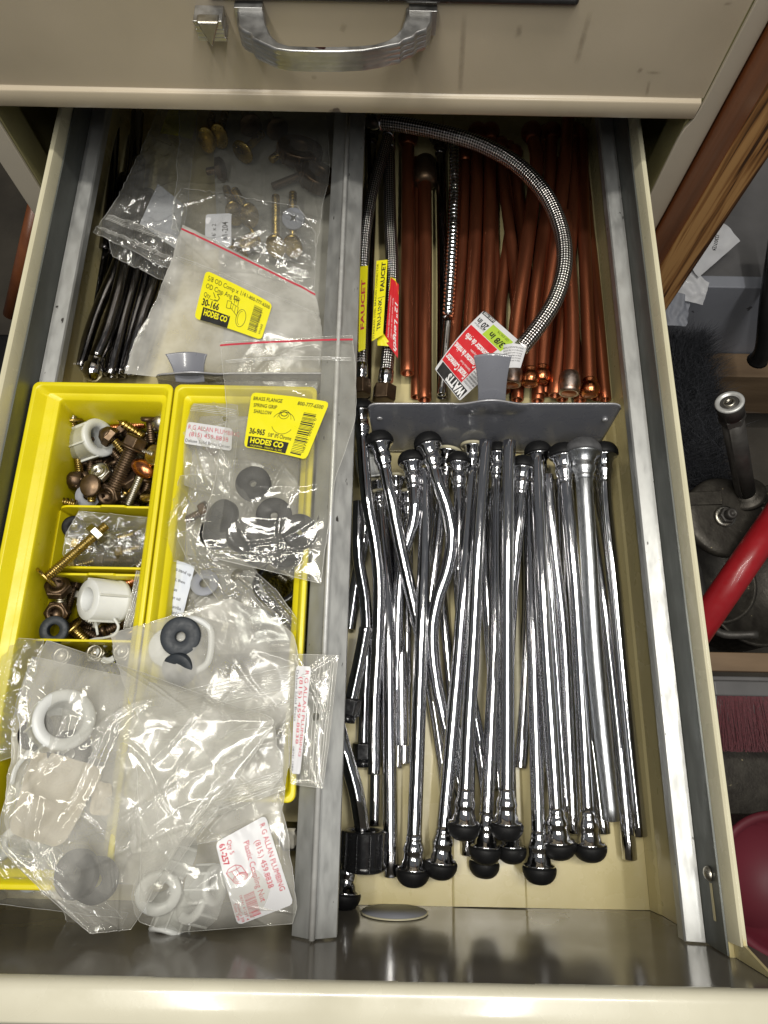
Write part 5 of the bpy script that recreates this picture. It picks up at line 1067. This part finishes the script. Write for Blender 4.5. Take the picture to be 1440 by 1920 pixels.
l.print(yl, M['redink'], [('T', 'R G ALLAN PLUMBING', 4, 6.6, 4.4, 50), ('T', '(815.) 459.8838', 13, 14, 4.6, 36), ('T', 'Plastic Coupling Nut', 10, 22.6, 4.8, 46), ('T', 'Qty 5', 3, 35, 3.8, 11), ('T', '61-257', 3, 41.6, 4.6, 17, .03), ('T', 'Toilet Tank', 49, 43, 2.6, 14),
    ('L', arc(33, 32, 3.6, 6, 0, 360), .45), ('L', arc(33, 32, 2.4, 4.4, 0, 360), .35), ('L', arc(33, 32, 3, 5.2, 0, 360), .25), ('L', [(33, 26), (25, 29), (22.5, 33), (23, 39), (25.5, 41.5), (33, 38)], .45), ('L', [(25, 29), (26, 33), (25.5, 41.5)], .4), ('L', [(22.5, 33), (26, 33), (33.5, 30)], .35), ('L', [(26, 37), (34, 34.6)], .3),
    ('B', 46, 25, 64, 33.5, False, 21), ('T', '08741 61257 4', 45, 36.6, 2.2, 20), ('T', 'HodesCo 308', 50, 40.2, 2.2, 15)], 'red_print')
# --- crumpled mass under the front bags
bag('crumpled milky bag buried under the big front bag, filling the left bin', [(60, 1230, 86, 330, 1290, 92), (30, 1320, 92, 330, 1350, 98), (20, 1420, 94, 330, 1440, 100), (10, 1540, 90, 330, 1560, 98), (40, 1650, 82, 300, 1660, 90)], 'hazy', 4, 3, 1.5, 21, creases=16, nu=90)
bag('crumpled milky bag buried in the middle of the pile above the right bin', [(250, 1330, 97, 540, 1290, 101), (240, 1410, 101, 545, 1380, 103), (236, 1500, 99, 535, 1480, 101), (250, 1600, 100, 520, 1560, 97)], 'hazy', 4, 3, 1.5, 22, creases=14, nu=90)
# --- big bag in front
sg = None
ncap = ringnut('nylon_nut', 'white ribbed nylon cap in the big milky bag at the left', 'nut', P(104, 1362, 96), (.55, .16, .80), 17.5, 27, M['nylon'], 8, hole=.64)
MB().lathe([(0, 17), (2, 17), (2, 7), (0, 7)], P(104, 1362, 98), (.55, .16, .80), 32, cap=(False, False)).build('base', M['nylon'], ncap)
washer('blue rubber washer behind the white nylon cap', (74, 1374, 104), (-.3, .1, .9), 11, .3, 7, 'rubber')
washer('dark rubber washer under the white nylon cap', (135, 1406, 99), (.1, -.3, .9), 13, .3, 7, 'rubber')
tag(MB().tube(spline([P(*q) for q in ((86, 1376, 102), (66, 1390, 102), (52, 1412, 101), (30, 1440, 100), (22, 1470, 99))], 8), 1.5, 8).build('cable_tie', M['nylon']), 'white plastic tail hanging from the nylon cap down to the left', 'tie')
l = Label([(66, 1398, 104), (196, 1440, 106), (118, 1590, 102), (14, 1560, 98)], 50, 60, 2, wave=5, seed=5); tag(l.sheet('paper_pouch', M['pouch'], None, nu=30, nv=30, r=9), 'torn cream paper pouch inside the big milky bag', 'pouch')
l = Label([(178, 1462, 101), (212, 1470, 101), (206, 1530, 99), (166, 1526, 99)], 20, 30, 1, wave=2, seed=6); tag(l.sheet('paper_scrap', M['pouch'], None, r=5), 'small cream scrap right of the torn pouch', 'paper scrap')
washer('dark blue cone washer near the bottom of the big milky bag', (150, 1638, 106), (-.22, .1, 1), 13.5, .3, 6, 'rubber')
washer('thick dark blue washer leaning on the cone washer', (182, 1650, 101), (.1, .15, 1), 13, .3, 6, 'rubber')
bag('milky bag folded diagonally over the middle of the pile', [(300, 1368, 112, 512, 1350, 112), (286, 1440, 112, 520, 1400, 112), (292, 1500, 110, 528, 1430, 110), (330, 1560, 106, 534, 1480, 106)], 'hazy', 5, 2.4, .9, 15, zips=((.25, .86, .98, .86, 7, 1.8),), creases=12, nu=90)
bag('big milky bag lying over the front left of the drawer', [(88, 1200, 112, 270, 1262, 112), (52, 1262, 116, 420, 1318, 118), (36, 1340, 118, 512, 1352, 122), (34, 1420, 118, 440, 1450, 122), (8, 1510, 123, 370, 1540, 126), (4, 1590, 117, 310, 1620, 120), (90, 1680, 111, 272, 1700, 112), (170, 1750, 105, 246, 1742, 104)], 'hazy2', 9, 2.6, .9, 16, under=True, nu=120, nv=150, creases=16)
bag('stiff triangular bag flap with a sharp diagonal edge on top of the pile', [(250, 1395, 124, 512, 1362, 126), (258, 1470, 124, 445, 1462, 126), (264, 1560, 122, 368, 1570, 122), (262, 1690, 112, 284, 1690, 112)], 'hazy2', 5, 1.8, .6, 25, creases=6, under=False, nu=70)
# --- left edge and bottom left
bag('yellowed crinkled bag at the far left edge of the pile', [(24, 1196, 84, 84, 1200, 90), (-30, 1260, 86, 66, 1268, 92), (-40, 1340, 86, 44, 1340, 90), (-40, 1440, 80, 22, 1420, 84)], 'crisp', 5, 3, 4, 17, creases=10)
bag('flat clear bag sticking out over the front end of the left bin', [(-30, 1560, 84, 110, 1590, 92), (-30, 1610, 86, 160, 1640, 94), (-30, 1660, 84, 200, 1690, 92), (-30, 1690, 78, 232, 1722, 88)], 'crisp', 3, 2.6, 4, 18, creases=9)
bag('lowest clear bag corner touching the glossy drawer front', [(112, 1690, 70, 240, 1712, 74), (128, 1730, 60, 226, 1740, 64), (150, 1770, 50, 200, 1770, 52)], 'milky', 2, 1.6, .8, 19, nu=40, nv=40, under=False)
for i, (x, y, z) in enumerate(((20, 1620, 70), (60, 1640, 66), (30, 1580, 60), (90, 1620, 60))):
    washer(('white washer in the flat clear bag at the far left', 'white washer in the flat clear bag, second from the left', 'white washer half under the big milky bag', 'white washer in the flat clear bag, third from the left')[i], (x, y, z), (0, .1, 1), 10, .5, 3, 'nylon')
tag(MB().lathe([(0, 6), (1, 8), (14, 8), (15, 6)], P(548, 1560, 60), (0, -.2, 1), 6, smooth=False).build('hex_fitting', M['zinc']), 'zinc hex fitting at the right edge of the pile beside the divider', 'fitting')
l, t = plain('yellow_tag', [(222, 1722, 40), (262, 1728, 40), (256, 1752, 30), (210, 1748, 30)], 'ylabel', 'yellow paper tag low in front of the pile', 'tag', 20, 12, .4, .4, 8)

# ================================================================ tags on the hoses and the printed card
l = Label([(711, 487, 50), (727, 488, 50), (722, 630, 46), (704, 630, 46)], 15, 62, .6); 
ft = thing('hose_tag', 'yellow and black tag on the leaning braided hose, reading faucet', 'tag', l.at(7, 30), 'printed tags on the braided hoses')
l = Label([(697, 640, 46), (706, 489, 48), (727, 487, 50), (718, 628, 47)], 66, 15, .8); l.sheet('paper', M['ylabel'], ft)
l.print(ft, M['ink'], [('T', 'STAINLESS STEEL BRAIDED CONNECTOR', 1, 3.2, 2.4, 62, .01), ('T', 'TRU-LINK', 6, 10.8, 5.0, 26, .02), ('T', 'FAUCET', 38, 12.6, 5.4, 26, .03), ('L', [(33, 5), (33, 14)], .5)])
l = Label([(672, 660, 48), (675, 500, 50), (690, 498, 50), (685, 655, 48)], 70, 14, 1.2); ft = thing('hose_tag', 'yellow tag with big red letters pressed against the divider', 'tag', l.at(30, 6), 'printed tags on the braided hoses'); l.sheet('paper', M['ylabel'], ft)
l.print(ft, M['redink'], [('T', 'FAUCET', 16, 10, 7, 42, .03)])
l = Label([(720, 638, 42), (718, 530, 46), (748, 515, 46), (750, 560, 46)], 40, 20, .5)
l = Label([(732, 520, 46), (748, 534, 46), (746, 672, 42), (722, 640, 42)], 20, 60, .8)
ft = thing('hose_tag', 'red tag with white lettering giving a twelve inch length', 'tag', l.at(10, 30), 'printed tags on the braided hoses')
l.sheet('paper', M['redcard'], ft); l.print(ft, M['ylabel'], [('Q', [(0, 0), (12, -2), (20, 8), (0, 12)], .3)], 'yellow_patch')
l.print(ft, M['whiteink'], [('T', '12" Length', 13, 16, 5.2, 42, .02, 1.5708), ('T', 'CAUTION DO NOT OVER TIGHTEN', 3, 16, 1.8, 38, 0, 1.5708), ('T', 'Spec with nuts to order', 8, 16, 1.8, 36, 0, 1.5708)])
l = Label([(706, 600, 44), (722, 630, 44), (736, 650, 42), (708, 648, 40)], 16, 20, .5); ft = tag(l.sheet('hose_band', M['ylabel'], None), 'yellow band at the foot of the second braided hose', 'band')
# card
card = [(815, 692, 74), (908, 582, 84), (988, 652, 88), (862, 752, 78)]
l = Label(card, 62, 46, 4.5, wave=.3, seed=9)
ct = thing('product_card', 'curled red, white and green printed card hanging from the long braided hose', 'card', l.at(30, 22)); l.sheet('paper', M['wlabel'], ct, 30, 20, r=1.5)
l.print(ct, M['redcard'], [('R', 9, 1, 45, 33, .22)], 'red_panel')
l.print(ct, M['greencard'], [('R', 45.5, 14, 58, 36, .22)], 'green_panel')
l.print(ct, M['ink'], [('R', 0.4, 3, 8.6, 44, .22)], 'black_panel'); l.print(ct, M['ink'], [('R', 58.5, .5, 61.8, 13, .22)], 'black_panel')
l.print(ct, M['ink'], [('T', '20 in', 54.5, 13, 5.4, 11, .03, -1.5708), ('T', 'Length 50.8 cm', 49, 13, 1.6, 11, 0, -1.5708), ('T', '3/8 in', 52.6, 34, 5.2, 16, .03, -1.5708), ('T', 'OD DELTA', 57, 33, 2, 12, 0, -1.5708)] + [('T', tx_, 12 + k * 2.4, 45.4, 1.3, 11.5, 0, -1.5708) for k, tx_ in enumerate(('NOTICE DO NOT OVERTIGHTEN', 'HAND TIGHTEN ONE TURN', 'NO APRIETE DEMASIADO', 'INSTALL TO LOCAL CODES', 'NE PAS TROP SERRER', 'CHECK FOR LEAKS'))], 'black_print')
l.print(ct, M['whiteink'], [('T', 'WATTS', 7.4, 43, 6.2, 26, .05, -1.5708), ('T', 'Faucet Connector', 16.4, 32, 5.4, 30, .03, -1.5708), ('T', 'Stainless Steel', 20, 31, 1.8, 14, 0, -1.5708), ('T', 'Connecteur de robinet', 27, 32, 5.2, 30, .03, -1.5708), ('T', 'Acier inoxydable', 31, 31, 1.8, 14, 0, -1.5708), ('T', 'Conector de grifo', 38.4, 32, 5.2, 28, .03, -1.5708), ('T', 'LEAD FREE', 61.2, 12.5, 2, 11, .02, -1.5708)], 'white_print')
b = MB(); c0, c1 = P(936, 660, 86), P(984, 664, 88); c2, c3 = P(902, 690, 80), P(940, 722, 80)
cw = [(944, 652, 88), (986, 660, 90), (950, 700, 84), (906, 694, 82)]
l = Label([(940, 648, 86), (988, 650, 90), (976, 690, 88), (930, 700, 84)], 20, 20, 4); wt = tag(l.sheet('card_sleeve', M['wlabel'], ct))
l.print(wt, M['ink'], [('T', tx_, 2, 3.6 + k * 2.2, 1.3, 16) for k, tx_ in enumerate(('INSTALLATION INSTRUCTIONS', 'Connect the nut to the valve', 'Turn by hand until it is snug', 'Use two wrenches to finish', 'Do not kink or twist the hose', 'Open the valve and look for leaks'))])
# embossed letters on the stamped brass head
q = P(289, 853, 58.6)
l = Label([(285, 872, 57.5), (280, 838, 59.5), (293, 834, 59.5), (299, 868, 57.5)], 20, 8, 0, wave=0); l.print(h_, M['bronze'], [('T', 'HODESCO', 1, 6, 4.6, 18, .02)], 'stamped_letters')
# ================================================================ things beside the cabinet
pw = thing('wooden_post', 'square pine post stained brown standing beside the cabinet', 'post', (256, 440, FZ))
b = MB(); b.box(242.8, 274, 405, 495, FZ + 1, 900); b.build('timber', M['wood'], pw, bevel=1.0)
b = MB(); b.box(242.2, 242.7, 405.8, 494, FZ + 2, 899); b.build('stained_side', M['woodside'], pw)
# grey storage box with papers
gx = thing('grey_box', 'low grey board box behind the brush at the right', 'box', P(1400, 470, -330))
bx0 = P(1250, 590, -330)
b = MB(); b.box(bx0.x - 60, bx0.x + 330, bx0.y, bx0.y + 20, -520, -262); b.build('front_board', M['bluegrey'], gx, bevel=2)
b = MB(); b.box(bx0.x - 60, bx0.x + 330, bx0.y + 20, bx0.y + 420, -280, -266)
b.build('lid', M['greyplastic'], gx, bevel=3)
b = MB(); b.box(bx0.x - 60, bx0.x + 330, bx0.y - 46, bx0.y - 2, -560, -430); tag(b.build('timber_batten', M['timber'], bevel=2), 'pale timber batten along the foot of the grey box', 'batten')
def sheetpx(name, label, cat, pts, m, printed=None, th=.4):
    b = MB(); b.prism([P(*q) for q in pts], (0, 0, 0), (0, 0, th)); return tag(b.build(name, M[m]), label, cat)
l = Label([(1392, 428, -225), (1372, 352, -225), (1332, 420, -225), (1300, 500, -235)], 60, 60, 2)
l = Label([(1330, 396, -226), (1388, 452, -226), (1310, 520, -232), (1262, 470, -232)], 60, 70, 3, wave=3, seed=3)
pp = thing('paper_sheet', 'creased white paper with a printed box sticking out behind the post', 'paper', l.at(30, 30)); l.sheet('paper', M['wlabel'], pp, 24, 24)
l.print(pp, M['ink'], [('T', '12307/74', 30, 18, 5, 22, .02, .9), ('L', [(24, 8), (42, 34)], 1.0), ('L', [(24, 8), (14, 16)], .8), ('T', 'Model', 20, 22, 4, 14, 0, .9), ('T', 'www.', 14, 26, 4, 12, 0, .9)])
l = Label([(1268, 490, -236), (1330, 530, -240), (1318, 572, -250), (1250, 560, -250)], 40, 30, 3, wave=4, seed=4); tag(l.sheet('paper_sheet', M['wlabel'], None, 20, 20), 'second crumpled white paper below the printed one', 'paper')
l = Label([(1250, 540, -240), (1296, 560, -250), (1286, 612, -262), (1246, 610, -262)], 40, 30, 3, wave=5, seed=7); tag(l.sheet('paper_sheet', M['bluegrey'], None, 20, 20), 'third grey curled paper at the corner of the brush', 'paper')
# black bristle brush
c0, c1 = P(1262, 600, -300), P(1398, 905, -300)
br = thing('push_broom', 'broom head with long black bristles standing on the floor at the right', 'brush', ((c0.x + c1.x) / 2, (c0.y + c1.y) / 2, -330))
b = MB(); b.box(c0.x + 6, c1.x - 4, c1.y + 4, c0.y - 6, -400, -372); b.build('block', M['darkstuff'], br, bevel=3)
rb_ = random.Random(5); b = MB()
for i in range(9000):
    x = rb_.uniform(c0.x + 2, c1.x - 2); y = rb_.uniform(c1.y + 2, c0.y - 2)
    bx_, by_ = x, y; L_ = rb_.uniform(60, 76); dx = rb_.gauss(0, 12); dy = rb_.gauss(0, 9)
    p0 = V(bx_, by_, -374); p1 = V(bx_ + dx * .4, by_ + dy * .4, -374 + L_ * .6); p2 = V(bx_ + dx * 1.2, by_ + dy, -374 + L_)
    if i % 7 == 0: p2 = p2 + V(rb_.uniform(-26, 10), rb_.uniform(-12, 12), -2)
    w_ = V(.4, .14, 0) if i % 2 else V(.14, .4, 0)
    b.add([p0 - w_, p0 + w_, p1 + w_, p1 - w_, p2], [(0, 1, 2, 3), (3, 2, 4)])
tag(b.build('bristles', M['bristle'], br), kind='stuff')
# pedal / disc tool with an upright pipe
tp, bp_ = P(1362, 722, -110), P(1398, 925, -300)
dp = P(1362, 968, -300)
tl = thing('tool_base', 'oily cast steel disc with nuts and an upright pipe fitting at the right', 'tool', dp)
MB().tube([bp_, bp_.lerp(tp, .4), bp_.lerp(tp, .72)], 12.5, 24).build('pipe', M['oldpipe'], tl)
d_ = (tp - bp_).normalized(); k0 = bp_.lerp(tp, .72)
MB().lathe([(0, 13), (1, 15), (10, 15), (11, 14)], k0, d_, 6, smooth=False).build('hex_collar', M['oldpipe'], tl, bevel=.6)
MB().lathe([(11, 14), (30, 15), (32, 15)], k0, d_, 28).build('coupler', M['oldpipe'], tl)
MB().lathe([(31.8, 15.2), (33.2, 15.6), (34.4, 14.2), (34.4, 10.6), (30, 10), (30, 7)], k0, d_, 32, cap=(False, False)).build('coupler_ring', M['rod'], tl)
MB().lathe([(24, 6), (33, 6.4), (34, 5), (34, 2.6), (28, 2.4)], k0, d_, 24).build('coupler_core', M['zinc'], tl)
MB().lathe([(-14, 52), (-12, 54), (-3, 54), (0, 51), (.6, 40), (1, .1)], dp, (.06, -.05, 1), 56).build('disc', M['greymetal'], tl)
MB().lathe([(0, 25), (3, 25), (5, 22), (7, 16), (9, 15)], bp_ - d_ * 4, d_, 32).build('pipe_flange', M['greymetal'], tl)
q = P(1359, 968, -296)
MB().lathe([(0, 14), (2, 14), (2.2, 11)], q, (.05, -.1, 1), 28).build('washer', M['zinc'], tl)
MB().lathe([(2, 11), (9, 11), (10, 9.6)], q, (.05, -.1, 1), 6, smooth=False).build('nut', M['oldpipe'], tl, bevel=.6)
MB().lathe([(9, 7), (19, 7), (20, 6), (20, 3), (17, 2.6)], q, (.05, -.1, 1), 20).build('stud', M['oldpipe'], tl)
b = MB(); a_, c_2 = P(1290, 938, -300), P(1350, 935, -300); b.prism([P(1285, 925, -300), P(1350, 922, -300), P(1352, 948, -300), P(1285, 950, -300)], (0, 0, -4), (0, 0, 6)); b.build('lever', M['greymetal'], tl, bevel=1.5)
b = MB(); b.prism([P(1420, 918, -300), P(1470, 900, -300), P(1470, 945, -300), P(1424, 950, -300)], (0, 0, -6), (0, 0, 10)); b.build('bracket', M['greymetal'], tl, bevel=2)
# black leg, red pole
tag(MB().tube(spline([P(1462, 440, -180), P(1444, 560, -230), P(1434, 650, -300), P(1420, 676, -330)], 8), [13] * 24 + [15], 16).build('leaning_bar', M['traydark']), 'black curved bar leaning at the right edge of the picture', 'bar')
tag(MB().tube([P(1500, 905, -250), P(1300, 1195, -300)], 18, 28).build('red_pole', M['redpaint']), 'chipped glossy red pole slanting below the drawer at the right', 'pole')
# shelf and red brush
b = MB(); s0 = P(1330, 1225, -330); b.box(s0.x - 90, s0.x + 260, s0.y - 22, s0.y + 2, -346, -330); tag(b.build('timber_shelf', M['timber'], bevel=1.5), 'pale timber shelf edge under the red pole', 'shelf')
b = MB(); b.box(s0.x - 90, s0.x + 260, s0.y - 90, s0.y - 26, -372, -350); tag(b.build('grey_board', M['greyplastic'], bevel=2), 'dusty grey board lying just below the timber shelf edge', 'board')
r0 = P(1345, 1300, -360)
rbm = thing('red_brush', 'hand brush with dark red bristles under the grey board', 'brush', r0)
b = MB(); b.box(r0.x - 10, r0.x + 130, r0.y - 4, r0.y + 16, -366, -346); b.build('block', M['greyplastic'], rbm, bevel=3)
b = MB()
for i in range(3000):
    x = rb_.uniform(r0.x - 6, r0.x + 130); z = rb_.uniform(-364, -348); p0 = V(x, r0.y - 2, z); dx = rb_.gauss(0, 5) + (x - r0.x - 60) * .06
    p2 = V(x + dx, r0.y - rb_.uniform(58, 72), z + rb_.gauss(0, 4)); w_ = V(.45, 0, .3)
    b.add([p0 - w_, p0 + w_, p2 + w_ * .6, p2 - w_ * .6], [(0, 1, 2, 3)])
tag(b.build('bristles', M['redbristle'], rbm), kind='stuff')
# maroon bucket
mc = P(1470, 1660, -330)
mb_ = thing('maroon_bucket', 'dull maroon plastic bucket beside the drawer at the lower right', 'bucket', mc)
MB().lathe([(0, 40), (2, 62), (30, 66), (120, 74), (128, 80), (132, 80), (134, 76), (132, 70), (60, 60)], mc - V(0, 0, 130), (0, 0, 1), 56, cap=(True, True)).build('shell', M['maroon'], mb_)
# left side: dark stick and box
tag(MB().tube([P(70, 380, -60), P(20, 590, -200)], 9, 16).build('broom_stick', M['woodside']), 'dark wooden stick in the shadow left of the drawer', 'stick')
b = MB(); q = P(0, 700, -400); b.box(q.x - 200, q.x + 40, q.y - 260, q.y + 60, FZ + 1, -380); tag(b.build('dark_box', M['traydark'], bevel=6), 'dark plastic box on the floor left of the drawer', 'box')
b = MB(); q = P(700, 1930, -300); b.box(q.x - 30, q.x + 110, q.y - 60, q.y + 60, FZ + 1, -300); tag(b.build('red_crate', M['redpaint'], bevel=6), 'red crate below the front edge of the drawer', 'crate')

# dusty clutter on the floor at the right
rc = random.Random(11)
for i, (px, py, z, rr_, lb_) in enumerate(((1340, 1090, -420, 60, 'dark dusty tin standing under the red pole'), (1420, 1120, -430, 70, 'wide dark dusty tin behind the red pole'))):
    q = P(px, py, z); t = thing('paint_tin', lb_, 'tin', q)
    MB().lathe([(-90, rr_), (-4, rr_), (-2, rr_ * 1.03), (0, rr_ * 1.03), (0, rr_ * .95), (-5, rr_ * .93), (-5, .1)], q, (0, 0, 1), 40).build('shell', M['greymetal'], t)
q = P(1400, 1470, -430); b = MB(); b.box(q.x - 90, q.x + 120, q.y - 40, q.y + 70, -560, -430); tag(b.build('dusty_carton', M['greymetal'], bevel=4), 'dark dusty carton below the red bristles', 'carton')
tag(MB().tube(spline([P(*q_) for q_ in ((1290, 1010, -330), (1310, 1080, -380), (1340, 1180, -400), (1420, 1190, -390))], 8), 6, 8).build('black_hose', M['oldpipe']), 'dark hose curling behind the red pole', 'hose')
